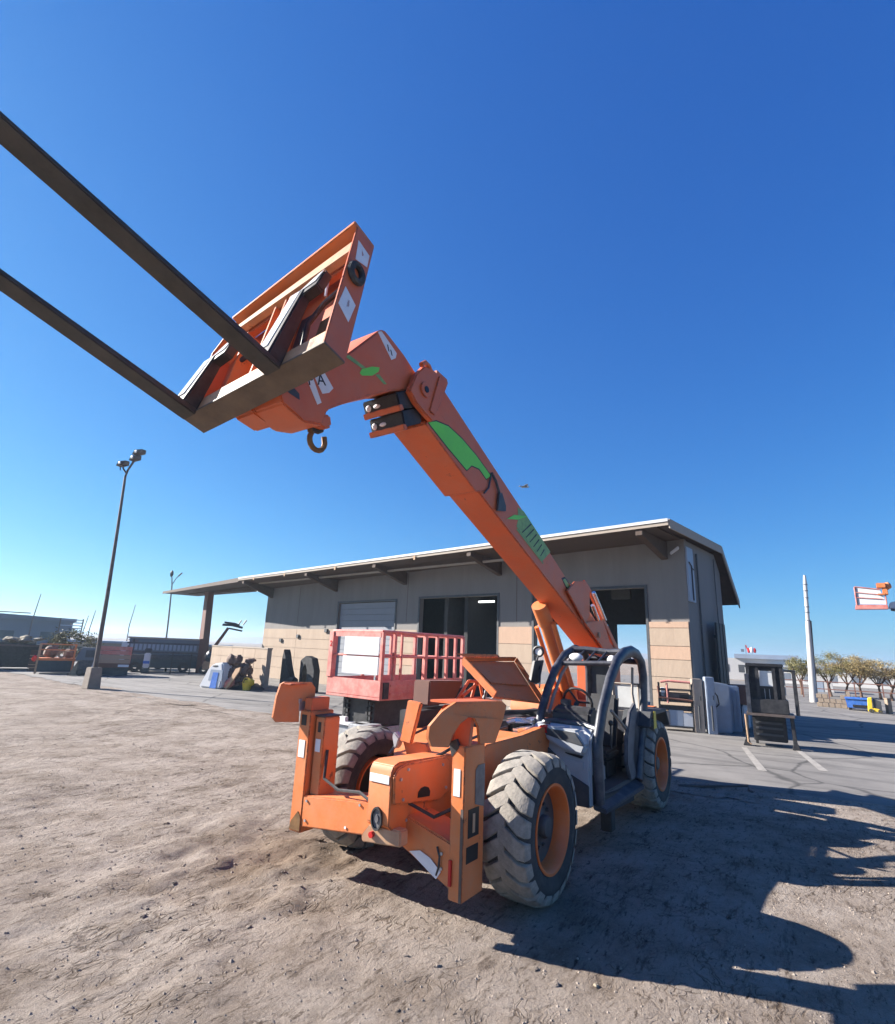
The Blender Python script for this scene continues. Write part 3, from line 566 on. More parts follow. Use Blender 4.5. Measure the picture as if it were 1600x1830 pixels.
    decal('round_decal', 'dgrey', [(2.33, 3.88), (2.31, 3.92), (2.26, 3.935), (2.20, 3.91), (2.19, 3.86), (2.27, 3.87)], gn, kk)
    MB().prism([(2.30, -.55, 4.02), (2.46, -.55, 3.92), (2.36, -.55, 3.76), (2.16, -.55, 3.72), (1.98, -.55, 3.86)], (0, .25, 0)).build('tilt_bracket', 'orange2', gn, bevel=.015)
    MB().prism([(2.10, -.24, 3.84), (1.76, -.24, 3.93), (1.73, -.24, 3.83), (1.80, -.24, 3.78), (1.98, -.24, 3.77)], (0, .17, 0)).build('hook_block', 'orange2', gn, bevel=.02)
    hk = MB(); path = [(1.905, -.155, 3.80), (1.90, -.155, 3.74)]+[(1.815+.085*math.cos(R(a)), -.155, 3.685+.085*math.sin(R(a))) for a in range(35, -200, -24)]+[(1.745, -.155, 3.745)]
    hk.tube(path, .024, 8).build('lifting_hook', 'hook', gn)
    MB().tube([(1.95, -.155, 3.80), (1.90, -.155, 3.765), (1.82, -.155, 3.77), (1.78, -.155, 3.80)], .026, 8).build('hook_shackle', 'black', gn)
    # ---- fork carriage
    f = V((.9598, -.0023, .2806)).normalized(); yv = V((-.04, .9886, .145)); yv = (yv-f*yv.dot(f)).normalized(); u = f.cross(yv); b = V((2.593, 0, 3.865))
    Q = lambda a, y, c: b+f*a+yv*y+u*c
    ca = empty('fork_carriage', (0, 0, 0), 0, T)
    def bar(name, mat, P4, a0, a1, bev=.006):   # quad in (y,c), extruded from a0 to a1 along f
        return MB().prism([Q(a0, y, c) for (y, c) in P4], f*(a1-a0)).build(name, mat, ca, bevel=bev)
    bar('bottom_bar', 'faded', [(-.83, -.015), (.72, -.02), (.72, .115), (-.83, .12)], -.19, 0)  # sunlit front painted in by the paler orange
    bar('wear_plate', 'beam', [(-.835, -.035), (.725, -.04), (.725, -.018), (-.835, -.013)], -.195, .01, .004)
    e1 = bar('end_plate', 'orange2', [(.70, -.03), (.725, -.03), (.725, 1.37), (.70, 1.36)], -.20, .01)
    ep = lambda pts, name, mat: MB().prism([b+f*a+yv*.7265+u*c for (a, c) in pts], yv*.002).build(name, mat, e1)
    ep([(-.03, 1.22), (-.05, .99), (-.175, 1.05), (-.17, 1.20)], 'white_sticker', 'white'); ep([(-.01, .40), (-.135, .33), (-.16, .55), (-.03, .62)], 'white_sticker', 'white')
    ep([(-.075, .52), (-.085, .45), (-.105, .47), (-.095, .53)], 'sticker_mark', 'red'); ep([(-.08, 1.17), (-.10, 1.10), (-.115, 1.13)], 'sticker_mark', 'red')
    c0 = b+f*(-.085)+yv*.715+u*.84; MB().tube([c0+f*(.062*math.cos(t))+u*(.085*math.sin(t))+yv*.025 for t in [2*math.pi*i/20 for i in range(21)]], .028, 8).build('rubber_bumper', 'rubber', e1)
    bar('end_plate', 'orange2', [(-.835, -.03), (-.81, -.03), (-.835, .77), (-.86, .77)], -.19, .0)
    bar('corner_plate', 'orange', [(-.86, .76), (-.83, .76), (-.64, 1.06), (-.67, 1.07)], -.19, 0)
    bar('upper_bar', 'faded', [(-.62, .905), (.70, 1.05), (.70, 1.19), (-.70, .965)], -.06, 0)  # pale orange again paints in the sunlit face
    bar('fork_shaft', 'orange2', [(-.75, .86), (.70, 1.00), (.70, 1.05), (-.72, .905)], -.12, -.07)
    bar('top_plate', 'orange', [(-.64, 1.04), (.725, 1.34), (.725, 1.385), (-.66, 1.075)], -.20, .05)
    bar('top_web', 'orange2', [(-.64, .98), (.70, 1.2), (.70, 1.36), (-.64, 1.05)], -.14, -.12)
    bar('back_plate', 'orange2', [(-.82, .10), (.70, .10), (.70, 1.2), (-.64, .98), (-.84, .76)], -.19, -.175)
    for (y0_, y1_, c0_, c1_) in ((-.70, -.52, .25, .55), (-.36, -.18, .30, .75), (.08, .20, .35, .80), (.44, .64, .60, .90), (-.10, .0, .3, .8)):
        MB().prism([Q(-.172, y0_, c0_), Q(-.172, y1_, c0_), Q(-.172, y1_, c1_), Q(-.172, y0_, c1_)], f*.004).build('cutout', 'ink', ca)
    MB().tube([Q(-.10, .33, .22), Q(-.06, .36, .45), Q(-.10, .42, .7), Q(-.12, .55, .82)], .022, 8).tube([Q(-.10, -.5, .2), Q(-.05, -.45, .45), Q(-.1, -.3, .62)], .022, 8).build('hydraulic_hose', 'black', ca)
    MB().tube([Q(-.08, .42, .95), Q(-.07, .44, .85), Q(-.09, .43, .78)], .012, 6).build('white_cable', 'whiteplastic', ca)
    for (y, t_) in ((-.44, .72), (-.14, .86), (-.02, .88), (.03, .9)):
        bar('upright', 'orange', [(y, .11), (y+.022, .11), (y+.022+.01, t_+.08), (y+.01, t_+.08)], -.17, -.02, .003)
    bar('hose_bundle', 'hook', [(.40, .14), (.68, .14), (.68, .52), (.42, .5)], -.17, -.10, .03)
    for (s, top, ln) in ((.229, .70, 2.6), (-.736, .50, 2.6)):
        fk = empty('fork', (0, 0, 0), 0, ca); w = .075
        sh = MB()
        sh.hexa([Q(.0, s-w, -.02), Q(.13, s-w, -.02), Q(.13, s+w, -.02), Q(.0, s+w, -.02), Q(.0, s-w+.10, top), Q(.085, s-w+.10, top), Q(.085, s+w+.10, top), Q(.0, s+w+.10, top)])
        sh.build('fork_shank', 'black', fk, bevel=.012)
        MB().hexa([Q(.122, s-w+.012, .08), Q(.130, s-w+.012, .08), Q(.130, s+.03, .08), Q(.122, s+.03, .08), Q(.08, s-w+.11, top-.02), Q(.089, s-w+.11, top-.02), Q(.089, s+.13, top-.02), Q(.08, s+.13, top-.02)]).build('shank_highlight', 'lens', fk, label='painted highlight on the steel shank front')  # pale sheet paints the bright highlight on the glossy black shank
        MB().prism([Q(.0, s+.02, top), Q(.0, s+.02, top-.10), Q(.0, s+.30, top-.05), Q(.0, s+.36, top+.10), Q(.0, s+.26, top+.04)], f*.08).build('fork_hook', 'black', fk, bevel=.01)
        MB().prism([Q(.081, s+.12, top-.02), Q(.081, s+.28, top+.0), Q(.081, s+.35, top+.09), Q(.081, s+.25, top+.05)], f*.005).build('hook_highlight', 'lens', fk)  # highlight along the hook, painted as a thin pale sheet
        MB().hexa([Q(.0, s-w, -.06), Q(ln, s-w, -.045), Q(ln, s+w, -.045), Q(.0, s+w, -.06), Q(.0, s-w, .0), Q(ln, s-w, -.025), Q(ln, s+w, -.025), Q(.0, s+w, .0)]).build('fork_blade', 'fork', fk, bevel=.008)
    # ---- boom rear bracket, lift cylinder
    rb = MB().prism([(-3.05, .075, 2.93), (-3.36, .075, 3.11), (-3.85, .075, 3.18), (-4.02, .075, 3.06), (-3.98, .075, 2.62), (-3.75, .075, 2.50)], (0, .03, 0)).prism([(-3.75, .075, 2.50), (-4.62, .075, 2.60), (-5.1, .075, 2.1), (-4.7, .075, 2.06)], (0, .03, 0)).prism([(-3.9, -.40, 3.20), (-4.05, -.40, 3.10), (-5.75, -.40, 1.95), (-5.5, -.40, 1.9)], (0, .03, 0)).prism([(-3.9, .02, 3.20), (-4.08, .02, 3.13), (-5.8, .02, 1.98), (-5.6, .02, 1.95)], (0, .05, 0)).build('boom_pivot_bracket', 'orange2', T, bevel=.008)
    for (xa, za, xb, zb) in ((-4.12, 3.02, -4.65, 2.60), (-4.05, 2.80, -4.30, 2.58)):
        MB().cyl((xa, .13, za), (xb, .13, zb), .032, 12).build('tilt_cylinder_rod', 'chrome', rb)
    MB().cyl((-4.35, .10, 2.33), (-4.35, .135, 2.33), .045, 16).build('pin', 'timber', rb)
    MB().box(-5.5, -4.7, -.42, .10, .9, 2.15).build('boom_tower', 'orange2', T, bevel=.02)
    lc = empty('lift_cylinder', (0, 0, 0), 0, T)
    MB().cyl((-3.03, -.36, 2.72), (-3.28, -.36, 2.46), .12, 20).build('cylinder_head', 'orange', lc)
    MB().cyl((-3.22, -.36, 2.50), (-4.35, -.36, 1.05), .088, 20).build('cylinder_barrel', 'orange', lc)
    MB().cyl((-3.20, -.20, 2.46), (-4.30, -.22, 1.05), .04, 14).cyl((-3.30, -.53, 2.40), (-4.4, -.53, 1.0), .035, 12).build('hydraulic_pipe', 'orange', lc)
    # ---- engine: pod, open hood, block
    hd = MB(); A = V((-1.06, -.47, 1.86)); B_ = V((-2.39, -.45, 1.87)); C_ = V((-2.30, 0.0, 1.36)); D_ = V((-1.05, 0.0, 1.49))
    nn = (B_-A).cross(D_-A).normalized()
    if nn.y < 0: nn = -nn
    hd.prism([A, B_, C_, D_], -nn*.03)
    hd.prism([A, B_, B_+nn*.07, A+nn*.07], (A-D_).normalized()*.02); hd.prism([A, D_, D_+nn*.07, A+nn*.07], (A-B_).normalized()*.02); hd.prism([B_, C_, C_+nn*.07, B_+nn*.07], (B_-A).normalized()*.02)
    hd.prism([A+nn*.07, A+V((.22, 0, .03))+nn*.07, B_+V((.55, .0, .02))+nn*.07, B_+V((.5, 0, 0))+nn*.07], V((0, 0, .02)))
    hood = hd.build('engine_hood', 'orange', T, bevel=.006, label='open orange engine hood panel')
    lerp = lambda s, t: A.lerp(B_, s).lerp(D_.lerp(C_, s), t)
    MB().prism([lerp(.10, .08), lerp(.93, .08), lerp(.93, .62), lerp(.16, .62)], nn*.012).build('hood_liner', 'orange', hood, bevel=.004)
    MB().tube([(-1.4, -.28, 1.70), (-1.2, -.3, 1.15)], .012, 6).build('gas_strut', 'black', hood)
    eg = MB().box(-2.6, -1.0, -.42, .20, .75, 1.10).box(-1.9, -1.3, -.30, .10, 1.05, 1.22).cyl((-2.2, -.3, 1.15), (-1.3, -.35, 1.18), .07, 12).cyl((-1.2, .0, 1.1), (-1.2, .0, 1.22), .09, 14).box(-2.5, -2.0, -.2, .15, 1.1, 1.26)
    en = eg.build('engine', 'black', T, bevel=.012)
    mb = MB()
    for (x, y) in ((-1.15, .16), (-1.35, .06), (-1.55, .2)): mb.tube([(x, y-.25, 1.16), (x-.1, y, 1.22), (x-.35, y+.08, 1.20), (x-.6, y, 1.14)], .024, 8)
    mb.box(-1.75, -1.05, .24, .30, 1.13, 1.17).build('coolant_pipe', 'chrome', en)
    MB().tube([(-1.0, -.3, 1.12), (-1.5, -.1, 1.28), (-2.2, 0, 1.25)], .03, 8).build('intake_hose', 'rubber', en)
    MB().prism([(-.85, -.80, 1.33), (-.86, -.80, 1.62), (-1.62, -.80, 1.60), (-1.40, -.80, 1.33)], (0, -.25, 0)).build('fuel_tank', 'brown', T, bevel=.015)
    MB().box(-1.5, -.55, -1.0, -.75, .85, 1.29).build('tank_shelf', 'black', T, bevel=.01)
    st = MB()
    for a_, b_ in (((-1.45, 1.38), (-1.72, 1.60)), ((-1.72, 1.60), (-2.0, 1.58)), ((-1.55, 1.40), (-2.0, 1.58)), ((-2.0, 1.58), (-2.1, 1.36)), ((-1.45, 1.38), (-2.1, 1.36)), ((-1.8, 1.38), (-1.9, 1.58))): st.tube([(a_[0], -.78, a_[1]), (b_[0], -.78, b_[1])], .022, 6)
    st.build('hood_support', 'orange2', T)
    st = MB()
    for a_, b_ in (((-2.05, 1.36), (-2.15, 1.50)), ((-2.15, 1.50), (-2.33, 1.50)), ((-2.33, 1.50), (-2.55, 1.32)), ((-2.05, 1.36), (-2.55, 1.32)), ((-2.33, 1.50), (-2.35, 1.34))): st.tube([(a_[0], -.74, a_[1]), (b_[0], -.74, b_[1])], .022, 6)
    st.build('battery_bracket', 'steel', T)
    # rear hood dome behind the cab
    dm = MB(); prof = [(-3.45, 1.10), (-3.50, 1.28), (-3.62, 1.39), (-3.95, 1.46), (-4.8, 1.46), (-5.3, 1.40), (-5.42, 1.2), (-5.42, .7), (-3.45, .7)]
    dm.prism([(x, -.45, z) for x, z in prof], (0, -.65, 0)).build('rear_hood', 'orange', T, bevel=.05)
    MB().cyl((-3.75, -.60, 1.40), (-3.62, -.52, 1.44), .04, 12).build('hood_latch', 'timber', T)
    # ---- front wing and lamp pod
    cab = empty('cab', (0, 0, 0), 0, T)
    MB().prism([(-1.72, .27, 1.20), (-1.56, .27, 1.205), (-1.46, .27, 1.14), (-1.40, .27, 1.0), (-1.38, .27, .80), (-1.40, .27, .42), (-1.72, .27, .42)], (0, .735, 0)).build('front_cowl', 'grey', cab, bevel=.025)
    fx = lambda pts, x, d: MB().prism([(x, y, z) for y, z in pts], (d, 0, 0))
    pod = fx([(.43, 1.185), (.56, 1.205), (.88, 1.19), (.985, 1.04), (.945, .95), (.72, .985), (.54, 1.06)], -1.47, .17).build('grille_pod', 'grey', cab, bevel=.022)
    fx([(.50, 1.185), (.87, 1.172), (.968, 1.045), (.90, 1.05), (.72, 1.08), (.53, 1.115)], -1.305, .012).build('pod_cap', 'dgrey', pod, bevel=.004)
    fx([(.415, 1.165), (.47, 1.215), (.55, 1.20), (.56, 1.12), (.50, 1.12)], -1.38, .09).build('indicator_lamp', 'red', pod, bevel=.014)
    fx([(.72, .945), (.93, .93), (.91, .905), (.76, .93)], -1.40, .035).build('pod_gap', 'ink', pod)
    fx([(.70, .885), (.93, .875), (.93, .79), (.70, .80)], -1.39, .018).build('vent_panel', 'grey', cab, bevel=.006)
    fx([(.29, 1.03), (.40, 1.06), (.62, .90), (.55, .80), (.29, .86)], -1.39, .03).build('cowl_trim', 'dgrey', cab, bevel=.006)
    fx([(.62, .80), (.985, .64), (.985, .43), (.62, .43)], -1.39, .025).build('cowl_trim', 'dgrey', cab, bevel=.006)
    MB().prism([(-1.43, 1.003, .74), (-1.69, 1.003, .80), (-1.69, 1.003, .45), (-1.43, 1.003, .45)], (0, .008, 0)).build('side_panel', 'ink', cab); MB().prism([(-1.42, 1.003, 1.12), (-1.56, 1.003, 1.19), (-1.69, 1.003, 1.19), (-1.69, 1.003, .82), (-1.42, 1.003, .76)], (0, .006, 0)).build('side_panel', 'grey', cab)
    fx([(.33, 1.175), (.40, 1.225), (.46, 1.225), (.46, 1.13), (.38, 1.11)], -1.58, .03).build('corner_trim', 'cabblue', cab, bevel=.008)
    MB().prism([(-1.73, .40, 1.16), (-1.76, .40, 1.34), (-1.86, .40, 1.40), (-2.05, .40, 1.38), (-2.05, .40, 1.12)], (0, .48, 0)).build('dashboard', 'black', cab, bevel=.03)
    MB().box(-1.80, -1.66, .50, .84, 1.20, 1.225).build('dash_shelf', 'lens', cab, bevel=.004)
    MB().box(-2.0, -1.9, .45, .56, 1.38, 1.46).build('gauge_box', 'dgrey', cab, bevel=.01)
    MB().box(-3.45, -1.5, .22, 1.0, .42, .50).build('floor', 'dgrey', cab, bevel=.01)
    MB().prism([(-1.45, 1.00, .40), (-1.52, 1.12, .36), (-3.0, 1.12, .36), (-3.05, 1.0, .42)], (0, 0, .05)).build('step', 'cabblue', cab, bevel=.008)
    MB().prism([(-1.62, 1.03, .50), (-2.85, 1.03, .42), (-2.85, 1.03, .24), (-1.75, 1.03, .30)], (0, -.06, 0)).box(-1.86, -1.72, .98, 1.10, .14, .40).build('step_bracket', 'black', cab, bevel=.008)
    MB().box(-3.5, -3.42, .25, 1.0, .5, 1.3).prism([(-3.42, .25, .5), (-3.42, .25, 1.20), (-1.75, .25, 1.12), (-1.75, .25, .5)], (0, .03, 0)).build('cab_wall', 'cabblue', cab, bevel=.01)
    seat = MB().box(-2.95, -2.45, .38, .84, .72, .84).prism([(-2.90, .40, .80), (-2.78, .40, .82), (-2.98, .40, 1.48), (-3.10, .40, 1.48)], (0, .42, 0)).box(-2.9, -2.5, .42, .8, .48, .74).build('seat', 'seat', cab, bevel=.04)
    MB().box(-2.52, -2.44, .46, .78, .50, .66).box(-2.44, -2.42, .52, .72, .54, .62).build('seat_box', 'steel', seat, bevel=.008)
    MB().prism([(-2.76, 1.03, .48), (-2.62, 1.03, .70), (-2.68, 1.03, 1.02), (-2.86, 1.03, 1.30), (-3.10, 1.03, 1.40), (-3.20, 1.03, 1.15), (-3.00, 1.03, .48)], (0, -.05, 0)).build('lower_door', 'midgrey', cab, bevel=.015)
    MB().tube([(-1.80, .62, 1.25), (-2.02, .62, 1.42)], .03, 8).build('steering_column', 'black', cab)
    sw = MB(); ctr = V((-2.05, .62, 1.43)); ax = V((-.9, 0, .42)).normalized(); e_a = V((0, 1, 0)); e_b = ax.cross(e_a)
    sw.tube([ctr+e_a*(.18*math.cos(t))+e_b*(.18*math.sin(t)) for t in [2*math.pi*i/24 for i in range(25)]], .016, 8)
    for t in (0, 2.1, 4.2): sw.tube([ctr, ctr+e_a*(.18*math.cos(t))+e_b*(.18*math.sin(t))], .012, 6)
    sw.build('steering_wheel', 'black', cab)
    for (y, x) in ((.95, -2.25), (.32, -2.4)): MB().tube([(x, y, .9), (x-.02, y, 1.18)], .012, 6).ball((x-.02, y, 1.2), .03, .03, .035).build('control_lever', 'black', cab)
    ra = [(-1.53, .46), (-1.50, .75), (-1.49, 1.04), (-1.70, 1.39), (-2.02, 1.73), (-2.32, 1.94), (-2.62, 2.04), (-2.95, 2.07), (-3.2, 2.03), (-3.40, 1.93), (-3.47, 1.75), (-3.42, 1.40), (-3.32, 1.05), (-3.0, .46)]
    MB().tube([(x, 1.045, z) for x, z in ra], .078, 10, flat=.7).build('roll_frame', 'cabblue', cab, smooth=60)
    lf = [(-1.68, .9), (-1.69, 1.15), (-1.80, 1.34), (-1.96, 1.55), (-2.2, 1.79), (-2.52, 1.98), (-2.92, 2.08), (-3.3, 2.04), (-3.45, 1.8), (-3.45, .9)]
    MB().tube([(x, .255, z) for x, z in lf], .062, 10, flat=.8).build('roll_frame', 'cabblue', cab, smooth=60)
    MB().tube([(x-.05, .32, z-.055) for x, z in lf[2:7]], .02, 6).tube([(x-.075, .985, z-.06) for x, z in ra[2:8]], .024, 6).build('edge_trim', 'beigebox', cab)
    MB().tube([(-1.72, .27, 1.18), (-1.67, .45, 1.225), (-1.63, .85, 1.22), (-1.54, 1.03, 1.20)], .034, 8).build('windscreen_sill', 'cabblue', cab)
    MB().box(-3.47, -3.43, .25, .6, 1.25, 1.95).build('rear_mesh', 'dgrey', cab)
    MB().prism([(-2.98, 1.0, .48), (-2.86, 1.0, .75), (-3.02, 1.0, 1.10), (-3.15, 1.0, 1.28), (-3.44, 1.0, 1.28), (-3.44, 1.0, .48)], (0, .03, 0)).build('rear_side_panel', 'cabblue', cab, bevel=.01)
    MB().tube([(-1.66, 1.03, .5), (-1.64, 1.03, 1.05), (-1.84, 1.03, 1.40), (-2.14, 1.03, 1.73), (-2.44, 1.03, 1.93), (-2.8, 1.03, 2.0)], .03, 8).build('door_frame', 'beigebox', cab)
    rr = MB()
    rr.tube([(-2.78, .25, 2.07), (-2.84, .45, 2.075), (-2.82, .75, 2.05), (-2.80, 1.04, 2.06)], .042, 8).tube([(-2.36, .25, 1.88), (-2.36, 1.04, 1.91)], .032, 8).tube([(-3.45, .25, 1.95), (-3.45, 1.04, 1.93)], .04, 8)
    for y in (.42, .58, .74, .9): rr.tube([(-2.40, y, 1.89), (-2.80, y+.02, 2.055), (-3.4, y, 1.98)], .013, 6)
    rr.build('roof_guard', 'cabblue', cab)
    MB().box(-3.40, -2.95, .28, 1.02, 2.03, 2.05).build('roof_panel', 'cabblue', cab)
    MB().ball((-2.50, .43, 1.96), .05, .10, .06, 14, 8).build('work_light', 'lens', cab); MB().ball((-2.47, .93, 1.93), .055, .065, .08, 14, 8).build('work_light', 'lens', cab)
    fr = MB().tube([(-3.44, .62, 1.25), (-3.44, .62, 1.62), (-3.44, .98, 1.62), (-3.44, .98, 1.25), (-3.44, .62, 1.25)], .022, 6).tube([(-3.44, .62, 1.62), (-3.44, .60, 1.95)], .025, 6)
    rw = fr.build('rear_window_frame', 'beigebox', cab); MB().box(-3.445, -3.44, .64, .96, 1.27, 1.60).build('pane', 'glass', rw)
    MB().tube([(-2.2, .985, 1.35), (-2.75, .985, 1.1), (-3.2, .985, 1.05)], .02, 6).tube([(-3.40, .97, 1.0), (-3.30, .93, 1.5), (-3.36, .93, 1.85)], .018, 6).build('grab_rail', 'beigebox', cab)
    mr = MB().tube([(-1.75, .24, 1.58), (-1.95, .16, 1.78), (-2.04, .12, 1.86)], .014, 6).prism([(-1.86, .13, 1.90), (-2.14, .13, 1.91), (-1.99, .13, 1.62), (-1.74, .13, 1.64)], (-.02, -.05, 0)).build('side_mirror', 'black', cab, bevel=.01)
    MB().tube([(-1.93, .12, 1.90), (-1.98, .12, 1.97)], .012, 6).tube([(-1.98+.0, .12+.065*math.cos(t), 2.02+.06*math.sin(t)) for t in [2*math.pi*i/16 for i in range(17)]], .018, 6).build('small_mirror', 'black', mr)
    MB().box(-1.985, -1.98, .07, .17, 1.975, 2.065).build('mirror_glass', 'lens', mr)
    # rear wheel mudguard and tag
    MB().prism([(-3.15, .80, 1.10), (-3.3, .80, 1.28), (-4.1, .80, 1.28), (-4.3, .80, 1.05), (-4.25, .80, 1.03), (-4.08, .80, 1.23), (-3.32, .80, 1.23), (-3.2, .80, 1.08)], (0, .38, 0)).build('rear_mudguard', 'dgrey', cab, bevel=.01)
    MB().prism([(-3.33, 1.19, 1.06), (-3.48, 1.19, 1.06), (-3.46, 1.19, 1.28), (-3.36, 1.19, 1.29)], (0, .004, 0)).build('safety_tag', 'yellow', cab)
    return T
telehandler()

# ================================================================== WORKSHOP BUILDING  (local x along the front, y into the building)
def workshop():
    B = tag(empty('workshop', (7.65, 16.87, 0), R(-42)), 'long beige workshop with open bay doors under a pale overhanging roof', 'building')
    L0, D, W = -25.0, 3.75, .22
    doors = [(-17.75, -13.38, 4.15), (-11.74, -7.38, 4.20), (-5.65, -1.36, 4.24)]
    ztop = lambda x: 5.25+.50*(x+25)/25
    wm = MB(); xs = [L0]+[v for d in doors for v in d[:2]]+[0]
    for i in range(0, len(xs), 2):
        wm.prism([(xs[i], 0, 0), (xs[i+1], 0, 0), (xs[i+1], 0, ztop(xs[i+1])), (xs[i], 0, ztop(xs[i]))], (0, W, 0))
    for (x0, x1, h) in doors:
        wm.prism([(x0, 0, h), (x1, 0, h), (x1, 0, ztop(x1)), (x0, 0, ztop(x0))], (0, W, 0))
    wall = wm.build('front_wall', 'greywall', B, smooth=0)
    # lower wall courses: block panels standing a little proud
    crs = [(.0, .62), (.63, 1.22), (1.23, 1.75), (1.76, 2.25), (2.26, 2.80)]
    def course(x0, x1, lst, mats, name='wall_panel'):
        for k, (z0, z1) in enumerate(lst):
            n = max(1, round((x1-x0)/3.2))
            for i in range(n):
                a = x0+(x1-x0)*i/n+.006; b_ = x0+(x1-x0)*(i+1)/n-.006
                MB().box(a, b_, -.03, -.002, z0, z1).build(name, mats[k % len(mats)], B, bevel=.006)
    course(-1.30, -.02, [(0, 1.02), (1.03, 1.42), (1.43, 1.95), (1.96, 2.36), (2.37, 2.92), (2.93, 3.12)], ['stucco', 'stucco', 'stucco', 'stuccob', 'stucco', 'stuccob'])
    course(-7.30, -5.72, [(0, .9), (.91, 1.6), (1.61, 2.3), (2.31, 2.95)], ['stucco', 'stucco', 'stucco', 'stuccob'])
    course(L0+.02, -17.85, crs, ['stucco'])
    course(-13.28, -11.84, crs, ['stucco', 'stucco', 'stuccob'])
    # vertical control joints higher up
    for x in (-6.45, -12.6, -21.5): MB().box(x-.012, x+.012, -.004, .0, 3.15, ztop(x)-.1).build('control_joint', 'soffit', B)
    # other walls
    ro = lambda y: 5.75 if y < 3.2 else 5.75-(y-3.2)*1.15
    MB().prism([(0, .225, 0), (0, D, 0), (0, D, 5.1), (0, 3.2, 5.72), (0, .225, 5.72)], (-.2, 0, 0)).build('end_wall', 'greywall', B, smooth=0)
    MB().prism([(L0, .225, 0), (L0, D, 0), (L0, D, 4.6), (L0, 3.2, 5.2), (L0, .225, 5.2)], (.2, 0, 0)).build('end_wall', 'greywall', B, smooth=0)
    bk = MB(); ops = [(-9.3, -4.35, 3.25), (-4.05, -1.5, 3.25)]
    bk.box(L0+.2, -9.3, D-.2, D, 0, 5.0); bk.box(-4.35, -4.05, D-.2, D, 0, 5.0); bk.box(-1.5, -.2, D-.2, D, 0, 5.0)
    for (x0, x1, h) in ops: bk.box(x0, x1, D-.2, D, h, 5.0)
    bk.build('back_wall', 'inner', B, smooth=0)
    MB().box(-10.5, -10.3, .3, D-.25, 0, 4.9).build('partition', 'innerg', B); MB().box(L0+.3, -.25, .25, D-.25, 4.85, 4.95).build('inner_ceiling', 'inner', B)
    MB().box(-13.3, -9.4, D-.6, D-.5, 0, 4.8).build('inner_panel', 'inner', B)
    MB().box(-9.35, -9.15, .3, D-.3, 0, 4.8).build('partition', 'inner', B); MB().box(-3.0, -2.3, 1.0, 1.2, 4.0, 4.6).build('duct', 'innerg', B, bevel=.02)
    MB().box(-9.0, -8.2, .8, .9, 4.02, 4.09).build('tube_lamp', 'glow', B)
    # roller door, closed, made of slats
    dr = empty('roller_door', (0, 0, 0), 0, B)
    for k in range(14):
        z0 = k*.295; MB().box(-17.72, -13.41, .09, .13, z0+.004, z0+.291).build('door_slat', 'door', dr, bevel=.008)
    for (x0, x1, h) in doors:
        MB().box(x0-.09, x0-.003, -.035, .10, 0, h+.09).box(x1+.003, x1+.09, -.035, .10, 0, h+.09).box(x0-.09, x1+.09, -.036, .10, h+.003, h+.09).build('door_frame', 'dgrey', B)
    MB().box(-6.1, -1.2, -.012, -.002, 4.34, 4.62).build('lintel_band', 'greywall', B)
    # roof: long front slope with deep overhang, short steep back slope
    zf = lambda x: 5.52+.27*(x+25)/25 if x > -25 else 5.52+.012*(x+25)
    def roofbit(pts, name, mat, bev=0):
        MB().prism([V(q)+V((0, 0, -.005)) for q in pts], (0, 0, .075)).build('roof_deck', 'soffit', B, smooth=0)
        return MB().prism([V(q)+V((0, 0, .0715)) for q in pts], (0, 0, .06)).build(name, mat, B, bevel=bev, smooth=0)
    XR = .26; XL = -38.6
    roofbit([(-25, -2.05, zf(-25)), (XR, -2.05, zf(XR)), (XR, 3.2, zf(XR)+.06), (-25, 3.2, zf(-25)+.06)], 'roof', 'roof')
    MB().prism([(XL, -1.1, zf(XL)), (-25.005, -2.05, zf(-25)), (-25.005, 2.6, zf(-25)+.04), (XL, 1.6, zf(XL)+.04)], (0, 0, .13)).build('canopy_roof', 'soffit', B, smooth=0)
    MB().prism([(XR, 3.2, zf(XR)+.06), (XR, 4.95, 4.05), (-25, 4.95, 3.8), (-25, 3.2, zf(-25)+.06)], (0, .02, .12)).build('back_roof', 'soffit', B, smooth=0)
    MB().prism([(-25, -2.08, zf(-25)-.02), (XR, -2.08, zf(XR)-.03), (XR, -2.08, zf(XR)+.13), (-25, -2.08, zf(-25)+.13)], (0, .027, 0)).build('fascia', 'fascia', B)
    MB().prism([(-25, -2.11, zf(-25)+.08), (XR, -2.11, zf(XR)+.08), (XR, -2.11, zf(XR)+.17), (-25, -2.11, zf(-25)+.17)], (0, .028, 0)).build('drip_edge', 'roof', B)
    MB().prism([(XR+.003, -2.05, zf(XR)-.12), (XR+.003, 3.2, zf(XR)-.06), (XR+.003, 4.95, 3.93), (XR+.003, 4.95, 4.2), (XR+.003, 3.2, zf(XR)+.22), (XR+.003, -2.05, zf(XR)+.16)], (.04, 0, 0)).build('gable_trim', 'fascia', B)
    MB().prism([(XL, -1.13, zf(XL)-.03), (-25, -2.08, zf(-25)-.10), (-25, -2.08, zf(-25)+.15), (XL, -1.13, zf(XL)+.14)], (0, .028, 0)).build('canopy_fascia', 'soffit', B)
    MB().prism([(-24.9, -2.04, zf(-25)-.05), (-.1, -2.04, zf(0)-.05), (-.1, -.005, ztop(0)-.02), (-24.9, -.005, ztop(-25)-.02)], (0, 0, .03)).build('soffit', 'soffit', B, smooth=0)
    for x in (-.75, -7.4, -12.9, -18.2, -24.6): 
        MB().prism([(x, -2.03, zf(x)-.22), (x, -.004, ztop(x)-.62), (x, -.004, ztop(x)-.04), (x, -2.03, zf(x)-.04)], (.22, 0, 0)).build('roof_bracket', 'soffit', B, bevel=.01)
